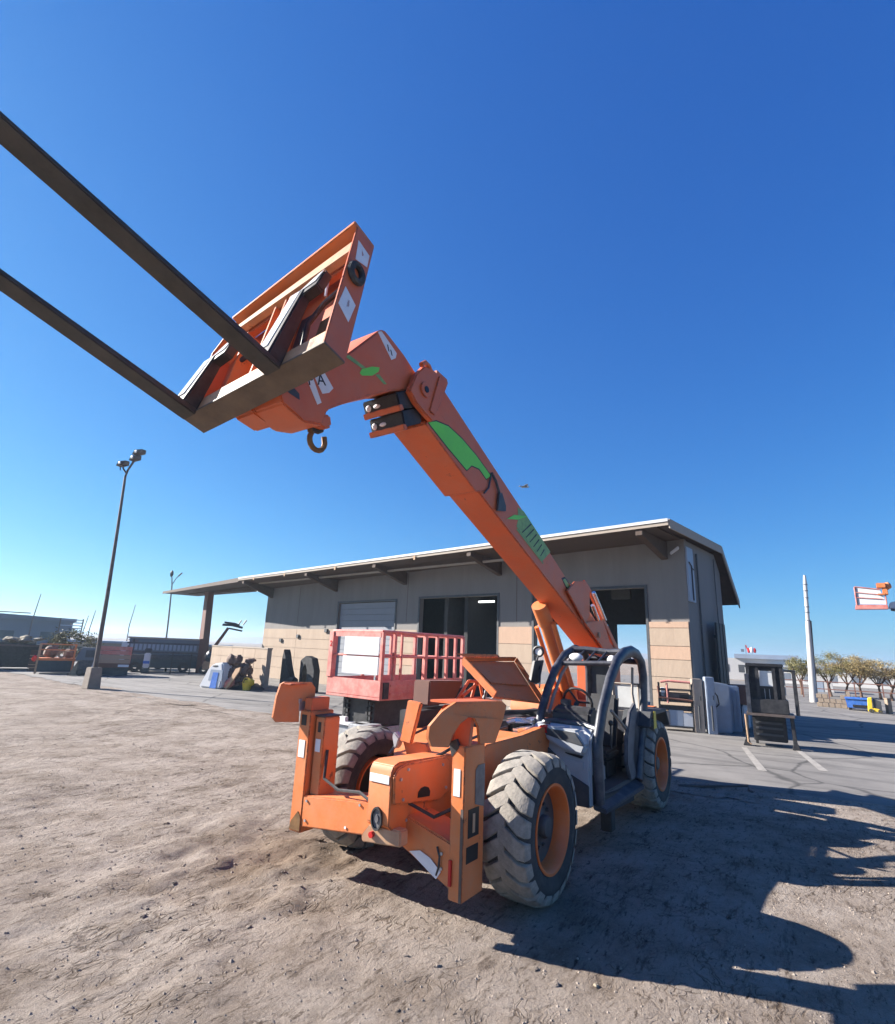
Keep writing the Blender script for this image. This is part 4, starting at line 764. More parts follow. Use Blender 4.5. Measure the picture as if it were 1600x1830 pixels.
    for x in (-5.0, -10.2, -15.6, -20.0, -23.2): MB().box(x, x+.10, -2.122, -2.112, zf(x)-.12, zf(x)+.06).build('gutter_clip', 'timber', B)
    MB().box(-24, -4.5, -1.3, -1.2, zf(-12)-.33, zf(-12)-.25).build('soffit_batten', 'fascia', B)
    # canopy column: tapered, leaning
    MB().prism([(-32.9, -.3, 0), (-32.15, -.3, 0), (-32.65, -.3, 5.33), (-33.15, -.3, 5.33)], (0, .45, 0)).build('canopy_column', 'brown', B, bevel=.02)
    MB().prism([(-33.0, -.25, 0), (-32.9, -.25, 0), (-32.93, -.25, 2.6), (-32.99, -.25, 2.6)], (0, .3, 0)).build('column_edge', 'timber', B)
    MB().prism([(-36.8, .1, 5.34), (-25.0, .1, 5.2), (-25.0, .1, 5.5), (-36.8, .1, 5.42)], (0, .2, 0)).build('canopy_beam', 'soffit', B)
    MB().box(-25.9, -25.3, -.3, -.2, 5.08, 5.14).build('tube_lamp', 'glow', B)
    # fittings
    MB().prism([(-.42, -.10, 5.25), (-.14, -.10, 5.42), (-.16, -.10, 5.52), (-.44, -.10, 5.33)], (0, .095, 0)).build('flood_lamp', 'whiteplastic', B, bevel=.02)
    MB().tube([(.05, 1.0, 5.4), (.05, 1.0, 1.5)], .028, 8).build('downpipe', 'dgrey', B)
    MB().tube([(.05, 2.9, 5.5), (.05, 2.9, .2)], .016, 8).build('conduit', 'dgrey', B)
    ub = MB().box(.004, .06, .02, .62, 3.75, 5.5).build('corner_panel', 'palebox', B, bevel=.01); MB().tube([(.08, .34, 3.8), (.08, .34, 4.9), (.08, .12, 5.0)], .022, 6).tube([(.08, .34, 4.85), (.08, .56, 4.8)], .018, 6).build('cable_bracket', 'dgrey', ub)
    for (x, z) in ((-22.9, 2.15), (-21.2, 2.4), (-18.6, 2.72)): MB().box(x-.12, x+.12, -.12, -.032, z-.09, z+.09).build('wall_light', 'dgrey', B, bevel=.01)
    return B
workshop()
WD = (math.cos(R(-42)), math.sin(R(-42)))
def wloc(x, y, z=0):   # point given in the workshop's own axes
    return (7.65+WD[0]*x-WD[1]*y, 16.87+WD[1]*x+WD[0]*y, z)

# ================================================================== SCISSOR LIFT
def scissor_lift():
    S = tag(empty('scissor_lift', (-1.07, 9.97, 0), R(52)), 'faded red scissor lift with railed platform parked behind the telehandler', 'scissor lift')
    LN, WW = 2.55, 1.44      # local x along platform, y across
    dk = MB().box(0, 1.25, 0, WW, 1.07, 1.12).box(0, .03, 0, WW, 1.12, 1.41).box(.03, 1.25, 0, .03, 1.12, 1.41).box(.03, 1.25, WW-.03, WW, 1.12, 1.41).build('platform', 'redlift', S, bevel=.008)
    MB().box(1.0, LN, .06, WW-.06, 1.22, 1.27).box(1.25, LN, .06, .09, 1.27, 1.42).box(1.25, LN, WW-.09, WW-.06, 1.27, 1.42).build('deck_extension', 'redlift', S, bevel=.006)
    for (z0, z1) in ((1.30, 1.34), (1.16, 1.20)): MB().box(.25, 1.2, -.02, -.002, z0, z1).build('side_rail', 'redlift', dk)
    MB().box(.06, .20, -.03, -.003, 1.10, 1.38).build('hinge_bracket', 'rubber', dk, bevel=.004)
    def post(x, y, w=.035, z1=2.26): MB().box(x-w, x+w, y-w, y+w, 1.41, z1).build('rail_post', 'redlift', S, bevel=.006)
    for (x, y, w) in ((.04, .04, .035), (.04, WW-.05, .06), (.36, .04, .03), (.55, .04, .022), (1.25, .04, .04), (1.62, .04, .03), (1.95, .04, .03), (2.25, .04, .03), (LN-.04, .04, .035), (.9, WW-.04, .03), (1.7, WW-.04, .03), (LN-.04, WW-.04, .035)): post(x, y, w)
    for z, rr in ((2.27, .032), (1.83, .022)):
        MB().tube([(.04, .04, z), (LN-.04, .04, z), (LN-.04, WW-.04, z), (.04, WW-.04, z), (.04, .04, z)], rr, 8).build('guard_rail', 'redlift', S)
    MB().box(-.005, .012, .09, 1.02, 1.84, 2.17).box(-.005, .012, .09, 1.04, 1.50, 1.815).build('white_board', 'whiteplastic', S, bevel=.004)
    MB().box(.0, .02, .06, WW-.12, 2.17, 2.25).build('header_board', 'redlift', S)
    mtx = Matrix(((0, 0, -1, -.024), (-1, 0, 0, WW-.02), (0, 1, 0, 1.98), (0, 0, 0, 1))); text('2', .15, 'number', 'red', S, mtx, .002)
    sc = MB()
    for k in range(5):
        z = .62+k*.085
        for y in (.35, .95): sc.prism([(.15, y, z), (1.9, y, z+.075), (1.9, y, z+.14), (.15, y, z+.06)], (0, .06, 0)); sc.prism([(1.9, y+.08, z), (.15, y+.08, z+.075), (.15, y+.08, z+.14), (1.9, y+.08, z+.06)], (0, .06, 0))
    sc.box(.2, 2.1, .30, 1.15, .60, 1.04).build('scissor_stack', 'black', S, bevel=.004)
    MB().box(-.05, 2.3, .22, 1.25, .32, .58).box(-.15, .25, .12, .6, .42, .66).build('lift_chassis', 'steel', S, bevel=.02)
    MB().box(-.10, .05, .30, 1.3, .60, .66).box(-.08, .0, .75, .95, .66, .74).build('base_bar', 'whiteplastic', S, bevel=.008)
    for (x, y) in ((.15, .10), (.15, 1.34), (2.05, .10), (2.05, 1.34)):
        w = empty('wheel', (x, y, .32), 0, S)
        MB().lathe([(.16, -.10), (.30, -.10), (.32, -.06), (.32, .06), (.30, .10), (.16, .10)], 24).build('tyre', 'rubber', w, smooth=40); MB().lathe([(0, -.05), (.16, -.09), (.16, .09), (0, .05)], 18, closed=False).build('rim', 'steel', w)
scissor_lift()
# ================================================================== LIGHT POLES, AERIALS
def yard_pole():
    P = tag(empty('yard_light_pole', (-13.52, 21.86, 0), R(-32)), 'tall leaning yard light pole on a square concrete footing', 'light pole')
    MB().hexa([(-.24, -.24, 0), (.24, -.24, 0), (.24, .24, 0), (-.24, .24, 0), (-.20, -.2, .80), (.2, -.2, .8), (.2, .2, .8), (-.2, .2, .8)]).build('footing', 'concrete_block', P, bevel=.02)
    d = V((math.cos(R(32)), math.sin(R(32)), 0))
    at = lambda lat, z: d*lat+V((0, 0, z))
    MB().tube([at(.02, .8), at(-.05, 3.5), at(-.16, 6.2), at(-.28, 8.6)], .085, 10, .05).build('pole', 'pole', P)
    MB().prism([at(-.16, .2)-d*.08, at(.0, .85), at(.02, 1.3), at(-.05, 1.3)], (0, .1, 0)).build('base_bracket', 'palebox', P)
    MB().tube([at(-.28, 8.6), at(-.22, 8.9), at(-.05, 9.3), at(.12, 9.65)], .045, 8).tube([at(-.25, 8.75), at(-.42, 8.95), at(-.46, 9.1)], .035, 8).build('lamp_arm', 'pole', P)
    for (l, z, s) in ((-.48, 9.18, 1), (.0, 9.45, .9), (.12, 9.72, 1.1)):
        h = MB().hexa([at(l-.16*s, z-.14)+V((0, -.14, 0)), at(l+.14*s, z-.05)+V((0, -.14, 0)), at(l+.14*s, z-.05)+V((0, .14, 0)), at(l-.16*s, z-.14)+V((0, .14, 0)), at(l-.12*s, z+.10)+V((0, -.1, 0)), at(l+.18*s, z+.14)+V((0, -.1, 0)), at(l+.18*s, z+.14)+V((0, .1, 0)), at(l-.12*s, z+.10)+V((0, .1, 0))]).tube([at(l-.1, z-.12), at(l-.06, z-.3)], .03, 6).build('lamp_head', 'pole', P, bevel=.02)
        MB().ball(tuple(at(l, z)+V((0, -.15, 0))), .09, .03, .07).build('lens', 'lens', h)
yard_pole()
def far_pole():
    P = tag(empty('street_lamp', (-27.45, 55.11, 0), 0), 'thin distant lamp post with two heads rising behind the canopy', 'street lamp')
    MB().tube([(0, 0, 0), (-.2, 0, 4), (-.40, 0, 7.2), (-.55, 0, 8.1)], .09, 8, .05).build('pole', 'pole', P)
    MB().tube([(-.42, 0, 7.3), (-.1, 0, 8.0), (.35, 0, 8.5)], .04, 6).build('lamp_arm', 'pole', P)
    MB().ball((-.62, 0, 8.45), .17, .17, .36, 8, 6).build('lamp_head', 'black', P); MB().prism([(.1, 0, 8.2), (.42, 0, 8.55), (.36, 0, 8.62), (.05, 0, 8.28)], (0, .12, 0)).build('lamp_head', 'pole', P)
far_pole()
for (x, y, z0, dx, z1, lab) in ((-35.96, 48.03, 0, .0, 5.4, 'thin whip aerial on the roof of the grey-blue building'), (-29.7, 52.13, 0, -.1, 5.0, 'lone thin mast between the leaning pole and the double lamp'), (-32.46, 50.46, 0, .05, 4.3, 'thicker mast just behind the leaning light pole'), (-32.85, 50.2, 0, .05, 3.75, 'shorter mast just behind the leaning light pole')):
    o = MB().tube([(0, 0, 0), (dx+.05, 0, z1*.6), (dx+.28, 0, z1)], .06, 6, .025).build('mast', 'pole'); o.location = (x, y, z0); tag(o, lab, 'mast', 'thin masts on the skyline')
# ================================================================== LEFT BACKGROUND
def far_building():
    o = empty('warehouse', (-52, 68, 0), R(38)); tag(o, 'long low grey-blue warehouse far off at the left edge', 'building')
    MB().box(-14, 5.2, 0, 8, 0, 3.6).build('wall', 'farblue', o); MB().prism([(-14.3, -.4, 3.6), (5.5, -.4, 3.6), (5.5, -.4, 3.95), (-14.3, -.4, 4.55)], (0, 9, 0)).build('roof', 'farblue', o)
    MB().box(-3.6, .6, -.3, .4, 4.35, 4.45).build('roof_vent', 'pole', o)
    for x in (-10, -6, -2, 2): MB().box(x, x+1.4, -.03, 0, 1.2, 2.2).build('window', 'teal', o)
far_building()
def lattice():
    o = empty('mesh_billboard', (-33.6, 49.7, 0), R(33)); tag(o, 'see-through lattice sign frame standing beside the grey-blue warehouse', 'sign frame')
    for x in (-.85, .85): MB().box(x-.05, x+.05, -.05, .05, 0, 3.4).build('post', 'pole', o)
    for k in range(6): MB().box(-.85, .85, -.03, .03, 2.0+k*.25, 2.08+k*.25).build('slat', 'palebox' if k % 2 else 'farblue', o)
lattice()
def bin_():
    o = empty('skip_container', (-24.2, 31.6, 0), R(36)); tag(o, 'long dark steel skip container heaped with rubble at the left edge', 'skip container')
    b = MB(); b.hexa([(-3.2, -.7, .12), (1.35, -.7, .12), (1.35, .8, .12), (-3.2, .8, .12), (-3.2, -.9, 1.55), (1.55, -.9, 1.35), (1.55, .9, 1.35), (-3.2, .9, 1.55)]); b.build('bin_body', 'black', o, bevel=.02)
    for x in (-2.2, -1.0, .2, 1.2): MB().prism([(x, -.76, .15), (x+.1, -.76, .15), (x+.1, -.94, 1.4), (x, -.94, 1.4)], (0, .05, 0)).build('rib', 'black', o)
    MB().box(-3.2, 1.5, -.95, -.88, 1.25, 1.36).build('top_rail', 'pole', o, bevel=.01)
    r_ = MB()
    for k in range(46): r_.ball((random.uniform(-3, 1.3), random.uniform(-.7, .6), random.uniform(1.35, 1.72)), random.uniform(.12, .34), random.uniform(.12, .3), random.uniform(.06, .2), 7, 5, .25)
    stuff(tag(r_.build('rubble', 'rubble', smooth=0), 'heap of pale broken rubble lying in the dark skip', 'rubble')).location = o.location
    bpy.data.objects['rubble'].rotation_euler = o.rotation_euler
bin_()
def rack():
    o = empty('cage_trailer', (-20.1, 29.5, 0), R(34)); tag(o, 'orange framed cage trailer with dark body and a spare wheel inside', 'trailer')
    MB().box(-.95, .62, -.5, .6, .12, .72).build('body', 'teal', o, bevel=.02); MB().box(-1.0, .64, -.54, .62, .66, .78).build('floor_beam', 'orange', o, bevel=.01)
    for x, y in ((-.98, -.5), (.55, -.5), (-.98, .55), (.55, .55)): MB().box(x-.04, x+.04, y-.04, y+.04, 0, 1.5).build('post', 'timber' if x < 0 else 'orange', o)
    for z in (1.48, 1.2): MB().box(-1.0, .6, -.53, -.48, z-.03, z+.03).build('rail', 'orange', o)
    MB().lathe([(.10, -.06), (.2, -.06), (.2, .06), (.10, .06)], 18).build('spare_wheel', 'rubble', o).location = (.0, -.2, .98)
    MB().ball((-.5, 0, 1.1), .4, .3, .3, 8, 6, .3).ball((.3, .1, 1.0), .3, .3, .26, 8, 6, .3).build('cargo', 'tarp', o)
    MB().ball((-1.12, -.3, .75), .12, .1, .16, 8, 6, .2).build('red_bag', 'red', o)
rack()
def leaf_clump(n, c, rx, ry, rz, s, mat, name, parent=None, gaps=5, shape=1.0):
    cl = [V((c[0]+rx*random.uniform(-1, 1), c[1]+ry*random.uniform(-1, 1), c[2]+rz*random.uniform(-1, 1))) for _ in range(gaps*5)]
    cl = [q for q in cl if ((q.x-c[0])/rx)**2+((q.y-c[1])/ry)**2+((q.z-c[2])/rz)**2 < 1][:gaps*3] or [V(c)]
    mb = MB()
    for _ in range(n):
        q = random.choice(cl); k = .34*random.uniform(.3, 1)
        p_ = q+V((random.gauss(0, rx*k*.6), random.gauss(0, ry*k*.6), random.gauss(0, rz*k*.7)))
        a = V((random.uniform(-1, 1), random.uniform(-1, 1), random.uniform(-.6, .6))).normalized(); b = a.cross(V((random.uniform(-1, 1), random.uniform(-1, 1), 1))).normalized()
        l = s*random.uniform(.6, 1.5)
        mb.add([p_-a*l, p_+b*l*.4, p_+a*l, p_-b*l*.4], [(0, 1, 2, 3)])
    o = mb.build(name, mat, parent, smooth=0); o['kind'] = 'stuff'; return o
def bush():
    o = empty('bush', (-21.3, 32.0, 0), 0); tag(o, 'dark olive bush growing behind the orange cage trailer', 'bush')
    MB().tube([(0, 0, 0), (.1, 0, .8), (-.2, 0, 1.6)], .07, 6, .03).tube([(0, 0, .3), (.6, 0, 1.3)], .05, 6, .02).tube([(0, 0, .3), (-.7, 0, 1.5)], .05, 6, .02).build('stem', 'bark', o)
    leaf_clump(2600, (0, 0, 1.45), 1.3, .9, .75, .07, 'bushleaf', 'foliage', o, 10)
bush()
def blue_gear():
    o = empty('compressor', (-18.35, 28.9, 0), R(32)); tag(o, 'dark blue and grey wheeled compressor standing left of the light pole', 'compressor')
    MB().box(-.35, .45, -.35, .4, .05, .75).build('body', 'cabblue', o, bevel=.05); MB().prism([(-.5, -.3, .75), (.5, -.3, .75), (.4, -.3, 1.38), (-.3, -.3, 1.38)], (0, .6, 0)).build('housing', 'farblue', o, bevel=.03)
    MB().box(-.1, .3, -.315, -.30, .9, 1.25).build('grille', 'dgrey', o); MB().prism([(-.7, -.3, .0), (-.35, -.3, .0), (-.2, -.3, .75), (-.35, -.3, .75)], (0, .1, 0)).build('drawbar', 'rubble', o)
    for x in (-.2, .35): MB().lathe([(.08, -.05), (.17, -.05), (.17, .05), (.08, .05)], 14).build('wheel', 'rubber', o).location = (x, -.38, .17)
blue_gear()
def pink_trailer():
    o = empty('box_trailer', (-17.4, 29.7, 0), R(30)); tag(o, 'dull pink flat sided trailer right of the light pole', 'trailer')
    MB().box(-.85, .75, -.3, .7, .40, .62).build('chassis', 'brown', o); 
    for k in range(4): MB().box(-.85, .72, -.33, -.3, .62+k*.22, .82+k*.22).build('side_board', 'redlift' if k > 1 else 'stuccob', o, bevel=.01)
    for k in range(2): MB().box(.70, .74, -.30, .7, .62+k*.44, 1.02+k*.44).build('tail_board', 'redlift', o)
    MB().box(-.8, .7, -.2, .6, .02, .40).build('underframe', 'teal', o)
    MB().box(.2, .7, -.34, -.331, .44, .56).build('reflector', 'white', o)
pink_trailer()
def rails():
    o = empty('stake_body_truck_bed', (-16.75, 33.9, 0), R(24)); tag(o, 'long dark blue stake bed with a row of pale slots along its top', 'truck bed')
    MB().box(-2.2, 1.75, -.1, 1.2, .25, .75).build('bed', 'teal', o, bevel=.02); MB().box(-2.25, 1.8, -.14, 1.2, .75, 1.0).build('bed_rail', 'cabblue', o, bevel=.02)
    for k in range(16): MB().box(-2.0+k*.23, -1.86+k*.23, -.14, -.10, 1.28, 1.62).build('stake', 'palebox', o)
    for z in (1.15, 1.68, 1.98): MB().box(-2.2, 1.75, -.13, -.07, z-.05, z+.05).build('rail', 'fascia' if z > 1.9 else 'cabblue', o)
    MB().box(-2.2, 1.75, 1.0, 1.06, 1.0, 1.95).build('back_panel', 'farblue', o); MB().box(1.72, 2.0, -.2, .2, 0, 2.05).build('end_post', 'brown', o, bevel=.02)
    for x in (-1.6, -1.1, 1.0): MB().lathe([(.12, -.1), (.3, -.1), (.3, .1), (.12, .1)], 18).build('wheel', 'rubber', o).location = (x, 0, .3)
rails()
o = empty('water_tote', (-17.0, 32.2, 0), R(20)); tag(o, 'small white and blue water tote standing against the dark stake bed', 'tote')
MB().box(-.16, .16, -.15, .15, .3, 1.15).build('tank', 'whiteplastic', o, bevel=.05); MB().box(-.165, .165, -.16, -.151, .55, .7).build('label_band', 'blue', o); MB().box(-.17, .17, -.16, .16, 1.15, 1.4).build('cap', 'dgrey', o, bevel=.03); MB().box(-.18, .18, -.17, .17, 0, .3).build('base', 'teal', o)
def more_gear():
    o = empty('pipe_rack', (-17.9, 34.6, 0), R(28)); tag(o, 'dark steel pipe rack with stacked tubes behind the pink trailer', 'rack')
    for x in (-1.2, -.2, .8):
        for y in (0, .8): MB().box(x-.05, x+.05, y-.05, y+.05, 0, 1.9).build('upright', 'black', o)
    for z in (.5, .95, 1.4, 1.8):
        MB().box(-1.3, .9, -.04, .04, z-.05, z).build('beam', 'brown', o)
        for k in range(5): MB().cyl((-1.5, .1+k*.14, z+.05), (1.1, .1+k*.14, z+.05), .05, 8).build('tube', ('steel', 'farblue', 'pole')[(k+int(z*10)) % 3], o)
    o = empty('pallet_stack', (-22.2, 31.0, 0), R(30)); tag(o, 'stack of weathered pallets between the dark skip and orange cage', 'pallets')
    for k in range(7):
        MB().box(-.5, .5, -.4, .4, k*.16, k*.16+.03).build('board', 'timber' if k % 3 else 'soffit', o); MB().box(-.5, .5, -.36, -.28, k*.16+.03, k*.16+.13).box(-.5, .5, .28, .36, k*.16+.03, k*.16+.13).build('bearer', 'soffit', o)
    o = empty('storage_shed', (-24, 46, 0), R(24)); tag(o, 'long low tan shed far behind the stake bed', 'building')
    MB().box(-6, 6, 0, 4, 0, 1.45).build('wall', 'fascia', o); MB().box(-6.2, 6.2, -.3, 4.2, 1.45, 1.62).build('roof', 'palebox', o)
    for k in range(9): MB().box(-5.5+k*1.25, -4.7+k*1.25, -.03, 0, .5, 1.1).build('window', 'teal', o)
    o = empty('work_van', (-19.6, 36.5, 0), R(28)); tag(o, 'white work van parked behind the orange cage trailer', 'van')
    MB().prism([(-1.3, 0, .3), (1.5, 0, .3), (1.55, 0, .85), (1.15, 0, 1.0), (.75, 0, 1.65), (-1.3, 0, 1.7)], (0, 1.2, 0)).build('body', 'whiteplastic', o, bevel=.06); MB().prism([(.35, -.012, 1.02), (1.05, -.012, 1.02), (.72, -.012, 1.55), (.35, -.012, 1.55)], (0, .01, 0)).box(-.5, .2, -.012, -.002, 1.05, 1.5).build('window', 'teal', o)
    for x in (-.8, 1.0): MB().lathe([(.08, -.08), (.3, -.08), (.3, .08), (.08, .08)], 18).build('wheel', 'rubber', o).location = (x, .05, .3)
    o = empty('wire_cage', (-15.2, 32.6, 0), R(24)); tag(o, 'dark mesh sided cage beside the maroon canopy column', 'cage')
    for x in (-.5, .5): MB().box(x-.03, x+.03, -.03, .03, 0, 1.25).build('post', 'black', o)
    for k in range(8): MB().box(-.48+k*.13, -.465+k*.13, -.01, .01, .1, 1.2).build('bar', 'cabblue', o)
    for z in (.1, .65, 1.2): MB().box(-.5, .5, -.02, .02, z-.02, z+.02).build('rail', 'black', o)
more_gear()
# boom lift behind the canopy column
def small_boom():
    o = empty('boom_lift', (-14.0, 34.0, 0), R(22)); tag(o, 'small boom lift with dark rounded body and raised arm under the canopy', 'boom lift')
    MB().prism([(-.55, -.3, .35), (-.35, -.3, .2), (.2, -.3, .35), (.4, -.3, .8), (.2, -.3, .7), (-.45, -.3, .75)], (0, .6, 0)).build('base_cover', 'timber', o, bevel=.04)
    MB().ball((-.02, 0, 1.02), .42, .38, .42, 14, 10).build('turret', 'cabblue', o); MB().prism([(-.45, -.22, .95), (.6, -.22, 2.82), (.75, -.22, 2.75), (-.2, -.22, .95)], (0, .16, 0)).build('boom_arm', 'brown', o, bevel=.02)
    h = MB()
    h.tube([(.3, -.15, 2.95), (.9, -.15, 2.95), (1.5, -.15, 2.82)], .07, 6).tube([(.4, -.15, 3.1), (1.0, -.15, 3.05), (1.3, -.15, 2.95)], .06, 6).tube([(1.2, -.15, 2.95), (1.38, -.15, 3.28)], .04, 6).tube([(1.5, -.15, 3.0), (1.68, -.15, 3.3)], .04, 6).tube([(.7, -.15, 2.75), (1.5, -.15, 2.62)], .05, 6)
    h.build('platform_frame', 'dgrey', o)
    for x in (-.4, .35): MB().lathe([(.1, -.08), (.25, -.08), (.25, .08), (.1, .08)], 16).build('wheel', 'rubber', o).location = (x, -.2, .25)
small_boom()
# ================================================================== BLOCK WALL AND JUNK IN FRONT OF THE WORKSHOP
o = empty('low_wall', (-9.65, 26.1, 0), R(-42)); tag(o, 'low beige block wall jutting out before the left end of the workshop', 'wall')
for k in range(4):
    for i in range(5):
        MB().box(-2.5+i*1.05+.004, -1.45+i*1.05-.004, -.02+random.uniform(-.004, .004), .2, k*.43+.003, (k+1)*.43-.003).build('block', 'stucco', o, bevel=.006)
MB().box(-2.52, 2.78, -.04, .22, 1.70, 1.76).build('coping', 'fascia', o, bevel=.01)
def junk():
    o = empty('plastic_canopy', (-9.55, 24.3, 0), R(-28)); o.scale = (1.18, 1.1, 1.08); tag(o, 'white moulded vehicle canopy with a blue panel dumped by the low wall', 'vehicle canopy')
    MB().prism([(-.80, -.3, 0), (.35, -.3, 0), (.45, -.3, .5), (.35, -.3, 1.02), (-.15, -.3, .95), (-.40, -.3, .72)], (0, .55, 0)).build('shell', 'whiteplastic', o, bevel=.06)
    MB().prism([(-.15, -.31, .02), (.18, -.31, .02), (.22, -.31, .62), (-.05, -.31, .62)], (0, -.012, 0)).build('blue_panel', 'blue', o); MB().prism([(-.28, -.305, .3), (.42, -.305, .3), (.42, -.305, .72), (-.2, -.305, .72)], (0, -.004, 0)).build('pane', 'palebox', o)
    MB().ball((.0, -.30, .86), .16, .012, .05, 14, 6).build('badge', 'dgrey', o)
    t = MB()
    for _ in range(38): t.ball((random.uniform(-.42, .42), random.uniform(-.2, .2), random.uniform(.1, 1.25)), random.uniform(.12, .26), .16, random.uniform(.1, .26), 8, 6, .3)
    q = tag(t.build('tarpaulin', 'tarp'), 'crumpled brown tarpaulin heaped against the low beige wall', 'tarpaulin'); q.location = (-8.72, 24.3, 0)
    q = tag(MB().prism([(-.55, -.02, 0), (-.33, -.02, 0), (.40, -.02, .78), (.44, -.02, .95), (.12, -.02, .88)], (0, -.06, 0)).build('timber_plank', 'timber', bevel=.01), 'pale bent timber plank leaning on the brown tarpaulin', 'plank'); q.location = (-8.72, 23.7, 0); q.rotation_euler = (0, 0, R(-35))
    q = MB(); q.cyl((0, 0, 0), (0, 0, .3), .15, 18, .20).tube([(-.2, 0, .3), (-.1, -.1, .5), (.1, -.1, .5), (.2, 0, .3)], .015, 6).ball((.1, 0, .34), .2, .15, .14, 9, 6, .25)
    q = tag(q.build('bucket', 'yellow'), 'yellow bucket in front of the brown tarpaulin', 'bucket'); q.location = (-8.2, 23.85, 0)
    q = MB().prism([(-1.0, -.2, 0), (.85, -.25, 0), (.45, -.1, .22), (-.7, 0, .12)], (0, .3, .06)); q = tag(q.build('rubber_mat', 'black', bevel=.01), 'folded black rubber mat lying under the yellow bucket', 'mat'); q.location = (-8.35, 24.05, 0)
    q = MB().ball((0, 0, .2), .22, .15, .2, 9, 6, .3).ball((.15, -.1, .35), .16, .12, .14, 8, 6, .3); q = tag(q.build('rag_pile', 'redlift'), 'small pile of pink rags beside the blue panel', 'rags'); q.location = (-9.02, 23.95, 0)
junk()
def attachments():
    for i, (x, y, prof, lab) in enumerate(((-6.6, 24.3, [(-.45, 0), (.35, 0), (.35, .5), (.12, .6), (-.1, 1.05), (-.28, 1.55), (-.38, 1.74), (-.45, 1.4)], 'black curved loader bucket side standing next to the low wall'), (-5.75, 24.1, [(-.40, 0), (-.28, 0), (-.26, .9), (-.1, 1.15), (.04, .9), (.08, 0), (.5, 0), (.5, .9), (.3, 1.4), (-.1, 1.5), (-.42, 1.3)], 'black forked excavator thumb leaning by the workshop wall'))):
        o = empty('machine_attachment', (x, y, 0), R(-35)); tag(o, lab, 'attachment')
        MB().prism([(a, -.1, b) for a, b in prof], (0, .35, 0)).build('body', 'black', o, bevel=.015)
        MB().cyl((.0, -.16, .35), (.0, .3, .35), .07, 12).build('pin', 'pole', o)
        for z in (.2, .5): MB().box(.2, .44, -.125, -.1, z, z+.1).build('label_plate', 'redlift' if z < .3 else 'dgrey', o)
attachments()
